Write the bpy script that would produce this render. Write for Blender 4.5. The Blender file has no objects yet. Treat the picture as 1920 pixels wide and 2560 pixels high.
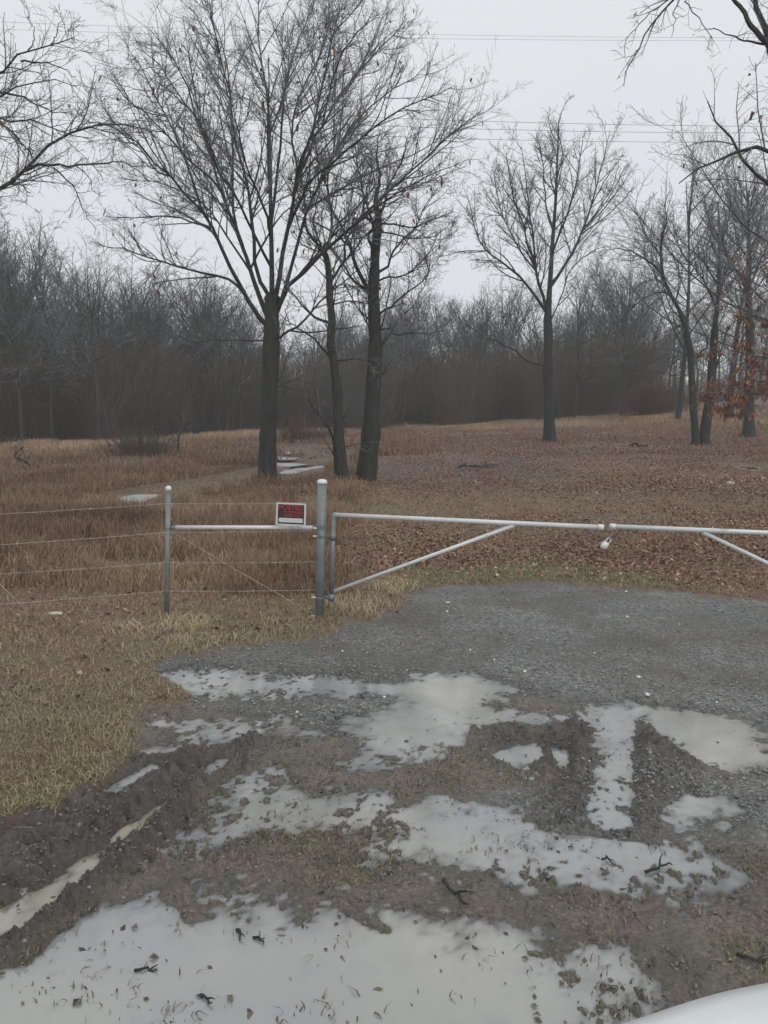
import bpy, math, random
import numpy as np
from mathutils import Matrix, Vector

random.seed(7)
RS = np.random.RandomState
C = bpy.context.scene.collection
sc = bpy.context.scene

# ------------------------------------------------------------------ camera
H = 2.0
FD = 1597.7
CX, CY = 829.5, 1106.0
PITCH = math.atan((CY - 898.6) / FD)
ROLL = math.radians(1.8)
fwd = np.array([0, math.cos(PITCH), -math.sin(PITCH)])
up0 = np.array([0, math.sin(PITCH), math.cos(PITCH)])
rt0 = np.array([1.0, 0, 0])
rt = rt0 * math.cos(ROLL) + up0 * math.sin(ROLL)
up = up0 * math.cos(ROLL) - rt0 * math.sin(ROLL)
CAM = np.array([0, 0, H])

def ray(dx, dy):
    return fwd + rt * ((dx - CX) / FD) - up * ((dy - CY) / FD)

def at(dx, dy, Y):
    d = ray(dx, dy)
    return CAM + d * (Y / d[1])

def at_z(dx, dy, z):
    d = ray(dx, dy)
    return CAM + d * ((z - H) / d[2])

cam_data = bpy.data.cameras.new('camera')
cam = bpy.data.objects.new('camera', cam_data)
C.objects.link(cam)
M = Matrix(((rt[0], up[0], -fwd[0], 0), (rt[1], up[1], -fwd[1], 0), (rt[2], up[2], -fwd[2], H), (0, 0, 0, 1)))
cam.matrix_world = M
cam_data.sensor_fit = 'VERTICAL'
cam_data.sensor_height = 36
cam_data.lens = 36 * FD / 2212.0
cam_data.clip_start = 0.05
cam_data.clip_end = 2000
sc.camera = cam

# ------------------------------------------------------------------ noise
def _hash(ix, iy, seed):
    h = (ix.astype(np.int64) * 374761393 + iy.astype(np.int64) * 668265263 + seed * 974634777) & 0xFFFFFFFF
    h = ((h ^ (h >> 13)) * 1274126177) & 0xFFFFFFFF
    h = h ^ (h >> 16)
    return (h & 0xFFFFFF).astype(np.float64) / float(0xFFFFFF)

def vnoise(x, y, seed=0):
    ix, iy = np.floor(x), np.floor(y)
    fx, fy = x - ix, y - iy
    fx = fx * fx * (3 - 2 * fx); fy = fy * fy * (3 - 2 * fy)
    a = _hash(ix, iy, seed); b = _hash(ix + 1, iy, seed)
    c = _hash(ix, iy + 1, seed); d = _hash(ix + 1, iy + 1, seed)
    return (a + (b - a) * fx + (c - a) * fy + (a - b - c + d) * fx * fy) * 2 - 1

def fbm(x, y, scale, octs=4, seed=0, gain=0.5):
    v = 0; amp = 1.0; tot = 0
    cs, sn = math.cos(0.6), math.sin(0.6)
    for o in range(octs):
        v = v + amp * vnoise(x / scale, y / scale, seed + o * 17)
        tot += amp
        x, y = x * cs - y * sn, x * sn + y * cs
        scale *= 0.5; amp *= gain
    return v / tot

def sstep(a, b, x):
    t = np.clip((x - a) / (b - a), 0, 1)
    return t * t * (3 - 2 * t)

# ------------------------------------------------------------------ terrain base (thin plate through surveyed points)
survey = [  # picture column, picture row, metres ahead
    (0, 963, 50), (-400, 985, 42), (250, 952, 54), (500, 940, 60), (700, 935, 66), (865, 925, 70), (1050, 915, 68), (1300, 900, 64),
    (1450, 880, 64), (1560, 876, 62), (1659, 868, 62), (1900, 850, 60),
    (577, 1041, 21.3), (740, 1045, 22), (790, 1039, 22), (1187, 953, 36), (1500, 957, 35), (1615, 942, 40), (1610, 1018, 22),
    (690, 985, 31), (620, 968, 36), (330, 1070, 17.5), (200, 1030, 24), (0, 1050, 19), (-300, 1060, 18), (0, 990, 36),
    (1187, 1050, 19.5), (1500, 1080, 16), (1900, 1060, 17), (1500, 1220, 10.2), (1900, 1225, 10.2), (1100, 1160, 13), (850, 1160, 13),
]
pts = [tuple(at(a, b, y)) for a, b, y in survey]
for x in np.linspace(-14, 12, 8):
    for y in (-14, -6, 1, 4, 8.5):
        pts.append((x, y, 0.0))
for x in (-170, -60, 0, 60, 170):
    pts.append((x, 140, 2.5 + 0.03 * x)); pts.append((x, -120, 0.0)); pts.append((x * 2.2, 380, 3.0 + 0.012 * x)); pts.append((x*2.2, -380, 0))
pts += [(-90, 40, -2.0), (90, 40, 3.5), (-120, 5, -1), (120, 5, 1.5)]
PT = np.array(pts)
def _tps(r2):
    return 0.5 * r2 * np.log(r2 + 1e-6)
def _fit():
    n = len(PT)
    r2 = ((PT[:, None, :2] - PT[None, :, :2]) ** 2).sum(-1)
    K = _tps(r2) + np.eye(n) * 3.0
    P = np.c_[np.ones(n), PT[:, :2]]
    A = np.block([[K, P], [P.T, np.zeros((3, 3))]])
    return np.linalg.solve(A, np.r_[PT[:, 2], np.zeros(3)])
W = _fit()
def base_z(x, y):
    x = np.asarray(x, float); y = np.asarray(y, float)
    z = W[-3] + W[-2] * x + W[-1] * y
    for i in range(len(PT)):
        z = z + W[i] * _tps((x - PT[i, 0]) ** 2 + (y - PT[i, 1]) ** 2)
    return z * sstep(7.4, 11.5, np.hypot(x * 0.6, y) + np.clip(-y, 0, 99))

def gp(dx, dy):
    d = ray(dx, dy)
    t = (0 - H) / d[2] if d[2] < -0.001 else 200.0
    lo = 0.5
    prev = lo
    ts = np.geomspace(1.0, 160, 500)
    p = CAM[None] + d[None] * ts[:, None]
    below = p[:, 2] < base_z(p[:, 0], p[:, 1])
    k = int(np.argmax(below)) if below.any() else len(ts) - 1
    a, b = ts[max(k - 1, 0)], ts[k]
    for _ in range(20):
        m = 0.5 * (a + b); q = CAM + d * m
        if q[2] < float(base_z(q[0], q[1])): b = m
        else: a = m
    return CAM + d * b

# ------------------------------------------------------------------ polygons on the ground
def poly(ds):
    return np.array([gp(a, b)[:2] for a, b in ds])

def sdf(P, x, y):
    """positive inside"""
    d2 = np.full(x.shape, 1e9); ins = np.zeros(x.shape, bool)
    n = len(P)
    for i in range(n):
        ax, ay = P[i]; bx, by = P[(i + 1) % n]
        ex, ey = bx - ax, by - ay
        t = np.clip(((x - ax) * ex + (y - ay) * ey) / (ex * ex + ey * ey + 1e-12), 0, 1)
        d2 = np.minimum(d2, (x - ax - t * ex) ** 2 + (y - ay - t * ey) ** 2)
        c = ((ay > y) != (by > y)) & (x < (bx - ax) * (y - ay) / ((by - ay) + 1e-12) + ax)
        ins ^= c
    d = np.sqrt(d2)
    return np.where(ins, d, -d)

def line_dist(P, x, y):
    d2 = np.full(x.shape, 1e9)
    for i in range(len(P) - 1):
        ax, ay = P[i]; bx, by = P[i + 1]
        ex, ey = bx - ax, by - ay
        t = np.clip(((x - ax) * ex + (y - ay) * ey) / (ex * ex + ey * ey + 1e-12), 0, 1)
        d2 = np.minimum(d2, (x - ax - t * ex) ** 2 + (y - ay - t * ey) ** 2)
    return np.sqrt(d2)

LOT = poly([(905, 1276), (1100, 1268), (1300, 1272), (1480, 1285), (1659, 1300), (1950, 1318), (2300, 1340), (2500, 1900), (2400, 2600), (800, 2700), (-700, 2500), (-500, 2050), (0, 1790),
            (150, 1730), (300, 1650), (370, 1590), (300, 1560), (330, 1530), (430, 1535), (470, 1515), (380, 1490), (340, 1465), (250, 1462), (370, 1435), (470, 1418), (560, 1400), (680, 1375), (800, 1345), (870, 1315)])
GRAV = poly([(905, 1276), (1100, 1268), (1300, 1272), (1480, 1285), (1659, 1300), (1950, 1318), (2300, 1340), (2300, 1680), (1659, 1660), (1560, 1640), (1420, 1590), (1290, 1540), (1150, 1510),
             (1050, 1500), (900, 1545), (760, 1570), (600, 1570), (520, 1555), (400, 1500), (250, 1462), (370, 1435), (470, 1418), (560, 1400), (680, 1375), (800, 1345), (870, 1315)])
GRAV2 = poly([(800, 1690), (1000, 1700), (1150, 1700), (1340, 1650), (1659, 1680), (1900, 1720), (1900, 1800), (1500, 1790), (1200, 1790), (960, 1730), (840, 1725)])
MUDL = poly([(-700, 2500), (-500, 2000), (0, 1775), (150, 1715), (300, 1640), (400, 1590), (580, 1605), (560, 1640), (430, 1720), (330, 1870), (240, 1935), (120, 2010), (60, 2080), (-100, 2120), (-300, 2300)])
MUDR = poly([(1000, 1560), (1280, 1560), (1290, 1660), (1270, 1790), (1380, 1790), (1380, 1570), (1450, 1585), (1560, 1680), (1420, 1740), (1380, 1800), (1160, 1790), (1180, 1680), (1000, 1640)])
TRACKC = poly([(300, 1072), (400, 1052), (470, 1040), (560, 1022), (640, 1004), (700, 988), (716, 977), (690, 968), (630, 964)])
TRACK = poly([(395, 1052), (460, 1030), (560, 1008), (610, 990), (600, 968), (640, 963), (715, 962), (740, 970), (730, 985), (700, 1000), (620, 1022), (540, 1044), (450, 1060)])
PURP = poly([(800, 990), (1000, 985), (1150, 995), (1260, 1030), (1100, 1052), (900, 1060), (800, 1052)])
TANS = poly([(480, 1085), (800, 1068), (1200, 1064), (1659, 1078), (1900, 1090), (1900, 1125), (1400, 1112), (1000, 1122), (600, 1135)])
GREEN = poly([(860, 1262), (900, 1235), (1000, 1232), (1100, 1225), (1250, 1232), (1400, 1250), (1500, 1272), (1450, 1282), (1300, 1272), (1100, 1266), (905, 1274)])

PUD = [
    [(345, 1465), (390, 1450), (470, 1449), (590, 1456), (740, 1468), (870, 1470), (1000, 1464), (1080, 1476), (1145, 1493), (1080, 1512), (1060, 1535), (1200, 1543), (1300, 1550), (1285, 1562), (1100, 1558), (1020, 1568), (975, 1605), (905, 1632),
     (800, 1668), (765, 1655), (800, 1600), (740, 1596), (680, 1592), (600, 1598), (520, 1602), (440, 1622), (395, 1602), (330, 1568), (265, 1556), (330, 1551), (440, 1562), (520, 1558), (720, 1562), (830, 1552), (865, 1530), (890, 1508), (820, 1497), (620, 1498), (480, 1497), (390, 1485)],
    [(1283, 1530), (1378, 1532), (1370, 1600), (1372, 1680), (1365, 1790), (1310, 1798), (1262, 1775), (1285, 1690), (1278, 1640), (1286, 1580)],
    [(1385, 1548), (1440, 1535), (1540, 1538), (1620, 1566), (1690, 1610), (1660, 1655), (1570, 1660), (1500, 1645), (1450, 1605), (1400, 1578)],
    [(1200, 1622), (1228, 1620), (1236, 1650), (1205, 1658)],
    [(1055, 1628), (1110, 1610), (1170, 1612), (1175, 1635), (1110, 1655)],
    [(345, 1840), (375, 1800), (460, 1745), (500, 1690), (570, 1672), (605, 1690), (640, 1712), (740, 1718), (850, 1732), (950, 1737), (1080, 1762), (1140, 1792), (1240, 1800), (1330, 1812), (1440, 1832), (1525, 1868), (1530, 1900), (1450, 1925), (1395, 1948), (1300, 1938), (1240, 1912), (1150, 1905),
     (1050, 1890), (950, 1882), (870, 1862), (830, 1838), (860, 1805), (760, 1795), (620, 1806), (500, 1842), (420, 1858), (365, 1862)],
    [(368, 1905), (440, 1898), (490, 1905), (510, 1925), (560, 1952), (640, 1946), (690, 1938), (770, 1950), (870, 1975), (960, 1996), (1080, 2012), (1220, 2035), (1350, 2062), (1410, 2110), (1370, 2180), (1280, 2250), (1200, 2450), (300, 2500), (-400, 2450), (-300, 2200), (-60, 2095), (70, 2085),
     (130, 2010), (210, 1945), (300, 1946), (380, 1952)],
    [(-60, 2060), (-60, 1975), (50, 1938), (110, 1905), (160, 1855), (225, 1832), (215, 1870), (140, 1940), (60, 2005)],
    [(230, 1812), (300, 1758), (385, 1708), (378, 1738), (300, 1800), (240, 1828)],
    [(1435, 1735), (1480, 1716), (1560, 1732), (1540, 1765), (1490, 1785), (1430, 1770)],
    [(300, 1628), (330, 1610), (385, 1612), (370, 1628), (320, 1636)],
    [(200, 1712), (330, 1645), (350, 1655), (240, 1718)],
    [(-60, 1800), (60, 1778), (90, 1788), (0, 1812), (-60, 1830)],
    [(430, 1672), (490, 1632), (505, 1640), (450, 1690)],
]
PUDW = [poly(p) for p in PUD]
FARP = [poly(p) for p in ([(595, 988), (612, 981), (640, 982), (634, 988), (610, 992)], [(592, 998), (620, 994), (652, 996), (640, 1003), (604, 1006)], [(604, 1020), (640, 1008), (672, 999), (700, 997), (690, 1003), (650, 1013), (622, 1023)],
                          [(262, 1068), (300, 1062), (334, 1063), (318, 1070), (290, 1078), (268, 1076)], [(610, 972), (636, 970), (646, 975), (622, 979)])]

RIDGES = [  # picture polyline, height, half width
    ([(-60, 2140), (60, 2040), (140, 1975), (215, 1915), (300, 1830), (390, 1745), (470, 1675), (550, 1612)], .062, .065),
    ([(-60, 1965), (60, 1890), (160, 1835), (250, 1780), (330, 1705), (420, 1640)], .045, .08),
    ([(-60, 1840), (60, 1785), (200, 1720), (320, 1650)], .04, .07),
    ([(180, 1985), (320, 1890), (400, 1880)], .03, .08),
    ([(340, 1860), (385, 1920), (415, 1985)], .05, .035),
    ([(1240, 1560), (1238, 1620), (1250, 1680), (1235, 1740)], .05, .045),
    ([(1180, 1620), (1185, 1680), (1160, 1770)], .04, .045),
    ([(1395, 1575), (1400, 1640), (1395, 1690)], .055, .05),
    ([(1400, 1610), (1460, 1640), (1500, 1660)], .035, .07),
    ([(725, 1950), (780, 1985), (835, 2010)], .03, .022),
    ([(1200, 1775), (1240, 1795), (1225, 1815)], .035, .06),
    ([(1265, 1935), (1290, 1960), (1280, 2000)], .045, .05),
    ([(350, 1445), (400, 1430), (460, 1420)], .03, .06),
]
RIDW = [(poly(p), h, w) for p, h, w in RIDGES]

SPKW = [(poly(p), a) for p, a in (([(350, 1740), (480, 1660), (620, 1660), (900, 1790), (870, 1870), (340, 1870)], 1.0), ([(1040, 1820), (1560, 1830), (1560, 1960), (1000, 1930)], .9),
    ([(1120, 2040), (1659, 2040), (1500, 2260), (1160, 2260)], .9), ([(350, 1440), (800, 1450), (900, 1520), (420, 1510)], .8), ([(250, 1545), (560, 1545), (600, 1610), (350, 1640)], .7), ([(360, 1890), (700, 1920), (660, 1970), (380, 1960)], .7), ([(1380, 1540), (1659, 1560), (1659, 1660), (1450, 1650)], .4), ([(960, 1480), (1300, 1540), (1280, 1570), (960, 1600)], .6), ([(1270, 1560), (1390, 1570), (1380, 1790), (1260, 1790)], .65), ([(500, 1590), (1000, 1600), (1000, 1700), (600, 1690)], .5))]
TREADW = [(poly(p), w, per, a) for p, w, per, a in (
    ([(-60, 2010), (100, 1890), (230, 1800), (340, 1700), (430, 1630)], .11, .10, .012),
    ([(-60, 1900), (60, 1835), (200, 1760), (330, 1670)], .09, .10, .010),
    ([(1248, 1560), (1250, 1640), (1240, 1700), (1225, 1790)], .085, .13, .018),
    ([(1180, 1620), (1185, 1700), (1160, 1780)], .06, .13, .014),
    ([(1405, 1570), (1398, 1640), (1392, 1720)], .05, .12, .016),
    ([(60, 2100), (160, 2000), (330, 1850), (450, 1730), (560, 1630)], .06, .09, .010))]

def line_param(P, x, y):
    d2 = np.full(x.shape, 1e9); sa = np.zeros(x.shape); acc = 0
    for i in range(len(P) - 1):
        ax, ay = P[i]; ex, ey = P[i + 1] - P[i]; L = math.hypot(ex, ey)
        t = np.clip(((x - ax) * ex + (y - ay) * ey) / (L * L), 0, 1)
        q = (x - ax - t * ex) ** 2 + (y - ay - t * ey) ** 2
        m = q < d2; d2 = np.where(m, q, d2); sa = np.where(m, acc + t * L, sa); acc += L
    return np.sqrt(d2), sa

def zones(x, y):
    """returns dict of weights"""
    n1 = fbm(x, y, 0.5, 4, 3)
    lot = sdf(LOT, x, y) + 0.25 * n1 + .16 * fbm(x, y, .16, 3, 4, .7)
    grav = np.maximum(sdf(GRAV, x, y) + 0.25 * n1, sdf(GRAV2, x, y) + 0.3 * n1)
    mud = np.maximum(sdf(MUDL, x, y) + .12 * n1, sdf(MUDR, x, y) + .25 * n1)
    z = {}
    z['lot'] = sstep(-.06, .06, lot)
    z['grav'] = sstep(-.12, .12, grav) * z['lot']
    z['mud'] = sstep(-.14, .14, mud)
    return z

def pud_sd(x, y):
    d = np.full(x.shape, -9.0)
    for P in PUDW:
        bx0, by0 = P.min(0) - 0.6; bx1, by1 = P.max(0) + 0.6
        m = (x > bx0) & (x < bx1) & (y > by0) & (y < by1)
        if m.any():
            d[m] = np.maximum(d[m], sdf(P, x[m], y[m]))
    return d

def terrain(x, y):
    """full height and zone weights"""
    x = np.asarray(x, float); y = np.asarray(y, float)
    r = np.hypot(x, y)
    z = base_z(x, y)
    out = {k: np.zeros(x.shape) for k in ('lot', 'grav', 'mud', 'green', 'track', 'wet')}
    # far and middle undulation
    far = sstep(9, 16, r)
    tk = (r > 12) & (r < 60)
    if tk.any():
        far = np.array(far, float); far[tk] *= sstep(1.4, 2.6, line_dist(TRACKC, x[tk], y[tk]))
    z = z + far * (0.10 * fbm(x, y, 5.0, 3, 11) + 0.05 * fbm(x, y, 1.1, 3, 12))
    near = r < 15
    xn, yn = x[near], y[near]
    if xn.size:
        zz = zones(xn, yn)
        sd = pud_sd(xn, yn)
        lot, grav, mud = zz['lot'], zz['grav'], zz['mud']
        field = (0.055 + 0.03 * fbm(xn, yn, 0.9, 3, 21) + 0.022 * fbm(xn, yn, 0.16, 4, 22)) * sstep(0.2, 2.2, np.hypot(xn, yn))
        n_f = fbm(xn, yn, 0.13, 4, 31, 0.7)
        n_m = fbm(xn, yn, 0.55, 3, 32)
        warp = 0.10 * fbm(xn, yn, 0.30, 4, 39, .6)
        l = -0.005 * sstep(-.35, -.05, sd) - 0.014 * np.tanh((sd + warp) / 0.20) - 0.030 * sstep(.15, .75, sd) + 0.015 * n_f + 0.010 * n_m + (1 - grav) * .0075 * fbm(xn, yn, .034, 3, 35, .7) * sstep(.45, .05, sd)
        gate = 1 - sstep(-.05, .03, sd)
        l = l + grav * (0.010 * sstep(-.05, -.4, sd) + 0.006 * fbm(xn, yn, 0.035, 2, 33))
        wx = xn + .05 * fbm(xn, yn, .12, 2, 42); wy = yn + .05 * fbm(xn, yn, .12, 2, 43)
        clod = np.clip(1 - 2.4 * np.abs(fbm(wx, wy * 1.4, 0.11, 5, 41, 0.66)), 0, 1)
        l = l + mud * gate * (0.042 * clod + .018 * fbm(xn, yn, .03, 3, 44, .7) + .002)
        for ri, (P, hgt, wd) in enumerate(RIDW):
            d = line_dist(P, xn, yn) + 0.35 * wd * fbm(xn, yn, 0.18, 3, 51)
            l = l + hgt * np.exp(-(d / wd) ** 2) * (0.55 + 0.4 * clod) * (1 if ri in (4, 9, 11) else gate)
        for P, wd, per, amp in TREADW:
            d, sa = line_param(P, xn, yn)
            ph = (sa + .5 * d) / per + .25 * fbm(xn, yn, .2, 2, 52)
            l = l + gate * np.exp(-(d / wd) ** 4) * (amp * np.clip(2.2 * np.sin(2 * np.pi * ph), -1, 1) - .012) * (.5 + .5 * sstep(-.3, .3, fbm(xn, yn, .35, 2, 53)))
        sp = np.zeros(xn.shape)
        for P, a_ in SPKW: sp = np.maximum(sp, a_ * sstep(-.15, .15, sdf(P, xn, yn) + .2 * fbm(xn, yn, .4, 2, 55)))
        l = l + sp * .026 * sstep(.14, .50, fbm(xn, yn * .8, .040, 3, 56, .7) + .30 * fbm(xn, yn, .35, 2, 57))
        zz_l = l
        z[near] += field * (1 - lot) + zz_l * lot
        out['lot'][near] = lot; out['grav'][near] = grav; out['mud'][near] = mud
        out['wet'][near] = lot * np.maximum(sstep(.022, -.002, z[near]), .6 * sstep(-.25, .05, sd))
        out['green'][near] = sstep(-.15, .2, sdf(GREEN, xn, yn) + .25 * fbm(xn, yn, .5, 3, 61)) * (1 - lot)
    mid = (r > 12) & (r < 60)
    if mid.any():
        xm, ym = x[mid], y[mid]
        dc = line_dist(TRACKC, xm, ym) + .18 * fbm(xm, ym, 1.0, 3, 71)
        t = np.maximum(.35 * sstep(1.5, 1.1, dc), sstep(.42, .2, np.abs(dc - .78)))
        out['track'][mid] = t
        z[mid] = z[mid] - .06 * t
        for P in FARP:
            s = sdf(P, xm, ym)
            c_ = P.mean(0); f_ = sstep(-.8, -.3, s)
            z[mid] = z[mid] * (1 - f_) + (float(base_z(c_[0], c_[1])) - .04 - .10 * sstep(-.35, .0, s + .2 * fbm(xm, ym, .5, 3, 73))) * f_
    return z, out

# ------------------------------------------------------------------ mesh helpers
def fast_mesh(name, V, F, smooth=False, attrs=None, colors=None):
    V = np.asarray(V, np.float32); F = np.asarray(F, np.int32)
    me = bpy.data.meshes.new(name)
    me.vertices.add(len(V)); me.vertices.foreach_set('co', V.ravel())
    k = F.shape[1]
    me.loops.add(F.size); me.loops.foreach_set('vertex_index', F.ravel())
    me.polygons.add(len(F)); me.polygons.foreach_set('loop_start', np.arange(0, F.size, k, dtype=np.int32))
    if smooth: me.polygons.foreach_set('use_smooth', np.ones(len(F), bool))
    me.update(calc_edges=True)
    for n, a in (attrs or {}).items():
        at_ = me.attributes.new(n, 'FLOAT', 'POINT'); at_.data.foreach_set('value', np.asarray(a, np.float32).ravel())
    for n, a in (colors or {}).items():
        at_ = me.attributes.new(n, 'FLOAT_COLOR', 'POINT'); at_.data.foreach_set('color', np.asarray(a, np.float32).ravel())
    return me

def link(name, me, mat=None, parent=None, loc=None):
    o = bpy.data.objects.new(name, me); C.objects.link(o)
    if mat is not None:
        me.materials.clear(); me.materials.append(mat)
    if parent is not None: o.parent = parent
    if loc is not None: o.location = loc
    return o

def thing(name, label, cat, loc=(0, 0, 0), group=None):
    o = bpy.data.objects.new(name, None); C.objects.link(o)
    o.location = [float(v) for v in loc]; o.empty_display_size = 0.2
    o['label'] = label; o['category'] = cat
    if group: o['group'] = group
    return o

def tag(o, label, cat, group=None, kind=None):
    o['label'] = label; o['category'] = cat
    if group: o['group'] = group
    if kind: o['kind'] = kind
    return o

def tubes(P, R, sides=3, cap=False):
    """P (N,K,3), R (N,K) -> verts, quads"""
    P = np.asarray(P, float); R = np.asarray(R, float)
    N, K, _ = P.shape
    T = np.empty_like(P)
    T[:, 1:-1] = P[:, 2:] - P[:, :-2]; T[:, 0] = P[:, 1] - P[:, 0]; T[:, -1] = P[:, -1] - P[:, -2]
    T /= np.linalg.norm(T, axis=2, keepdims=True) + 1e-9
    m = np.abs(P[:, -1] - P[:, 0])
    ref = np.zeros((N, 3)); ref[np.arange(N), np.argmin(m, axis=1)] = 1
    U = np.cross(T, ref[:, None, :]); U /= np.linalg.norm(U, axis=2, keepdims=True) + 1e-9
    Vv = np.cross(T, U)
    a = np.arange(sides) * 2 * np.pi / sides
    ring = P[:, :, None, :] + R[:, :, None, None] * (np.cos(a)[None, None, :, None] * U[:, :, None, :] + np.sin(a)[None, None, :, None] * Vv[:, :, None, :])
    V = ring.reshape(-1, 3)
    n = np.arange(N)[:, None, None]; k = np.arange(K - 1)[None, :, None]; s = np.arange(sides)[None, None, :]
    b = n * K * sides + k * sides
    s2 = (s + 1) % sides
    F = np.stack([b + s, b + s2, b + sides + s2, b + sides + s], -1).reshape(-1, 4)
    return V, F

def merge(parts):
    Vs, Fs, o = [], [], 0
    for V, F in parts:
        if len(V) == 0: continue
        Vs.append(V); Fs.append(F + o); o += len(V)
    return np.concatenate(Vs), np.concatenate(Fs)

def smooth_path(pts, K):
    """Catmull-Rom resample of an (n,3) polyline to K points"""
    p = np.asarray(pts, float)
    if len(p) == 2:
        t = np.linspace(0, 1, K)[:, None]; return p[0] * (1 - t) + p[1] * t
    q = np.vstack([2 * p[0] - p[1], p, 2 * p[-1] - p[-2]])
    out = []
    seg = np.linalg.norm(p[1:] - p[:-1], axis=1); cum = np.r_[0, np.cumsum(seg)]
    for s in np.linspace(0, cum[-1], K):
        i = min(int(np.searchsorted(cum, s, side='right')) - 1, len(p) - 2); i = max(i, 0)
        t = (s - cum[i]) / (seg[i] + 1e-9)
        a, b, c, d = q[i], q[i + 1], q[i + 2], q[i + 3]
        out.append(0.5 * ((2 * b) + (-a + c) * t + (2 * a - 5 * b + 4 * c - d) * t * t + (-a + 3 * b - 3 * c + d) * t ** 3))
    return np.array(out)

def tube_part(name, pts, r, mat, parent, sides=16, smooth=True, ends=True):
    """a single capped pipe"""
    P = np.asarray(pts, float)[None]
    R = np.full((1, P.shape[1]), r) if np.isscalar(r) else np.asarray(r)[None]
    V, F = tubes(P, R, sides)
    me = bpy.data.meshes.new(name)
    faces = [list(map(int, f)) for f in F]
    if ends:
        n = len(V)
        faces.append(list(range(sides))[::-1]); faces.append(list(range(n - sides, n)))
    me.from_pydata([tuple(v) for v in V], [], faces)
    for p in me.polygons: p.use_smooth = smooth and len(p.vertices) == 4
    return link(name, me, mat, parent)

def box_mesh(name, c, s, bevel=0.0):
    import bmesh
    bm = bmesh.new(); bmesh.ops.create_cube(bm, size=1)
    for v in bm.verts: v.co = Vector((c[0] + v.co.x * s[0], c[1] + v.co.y * s[1], c[2] + v.co.z * s[2]))
    if bevel: bmesh.ops.bevel(bm, geom=bm.edges[:], offset=bevel, segments=2, affect='EDGES')
    me = bpy.data.meshes.new(name); bm.to_mesh(me); bm.free(); return me

# ------------------------------------------------------------------ materials
def new_mat(name):
    m = bpy.data.materials.new(name); m.use_nodes = True
    nt = m.node_tree; b = nt.nodes['Principled BSDF']
    return m, nt, b
def N(nt, t, **kw):
    n = nt.nodes.new(t)
    for k, v in kw.items():
        if k in n.inputs: n.inputs[k].default_value = v
        else: setattr(n, k, v)
    return n
def ramp(nt, stops, fac):
    r = nt.nodes.new('ShaderNodeValToRGB')
    el = r.color_ramp.elements
    while len(el) > 1: el.remove(el[-1])
    el[0].position = stops[0][0]; el[0].color = (*stops[0][1], 1)
    for p, c in stops[1:]:
        e = el.new(p); e.color = (*c, 1)
    nt.links.new(fac, r.inputs[0]); return r.outputs[0]
def mix(nt, fac, a, b):
    m = nt.nodes.new('ShaderNodeMix'); m.data_type = 'RGBA'
    if isinstance(fac, float): m.inputs[0].default_value = fac
    else: nt.links.new(fac, m.inputs[0])
    for s, v in ((6, a), (7, b)):
        if isinstance(v, tuple): m.inputs[s].default_value = (*v, 1)
        else: nt.links.new(v, m.inputs[s])
    return m.outputs[2]
def math_(nt, op, a, b=None, clamp=False):
    m = nt.nodes.new('ShaderNodeMath'); m.operation = op; m.use_clamp = clamp
    for i, v in enumerate((a, b)):
        if v is None: continue
        if isinstance(v, (int, float)): m.inputs[i].default_value = v
        else: nt.links.new(v, m.inputs[i])
    return m.outputs[0]
def noise(nt, co, scale, detail=4, rough=0.55):
    n = N(nt, 'ShaderNodeTexNoise'); n.inputs['Scale'].default_value = scale; n.inputs['Detail'].default_value = detail; n.inputs['Roughness'].default_value = rough
    nt.links.new(co, n.inputs['Vector']); return n.outputs['Fac']

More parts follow.
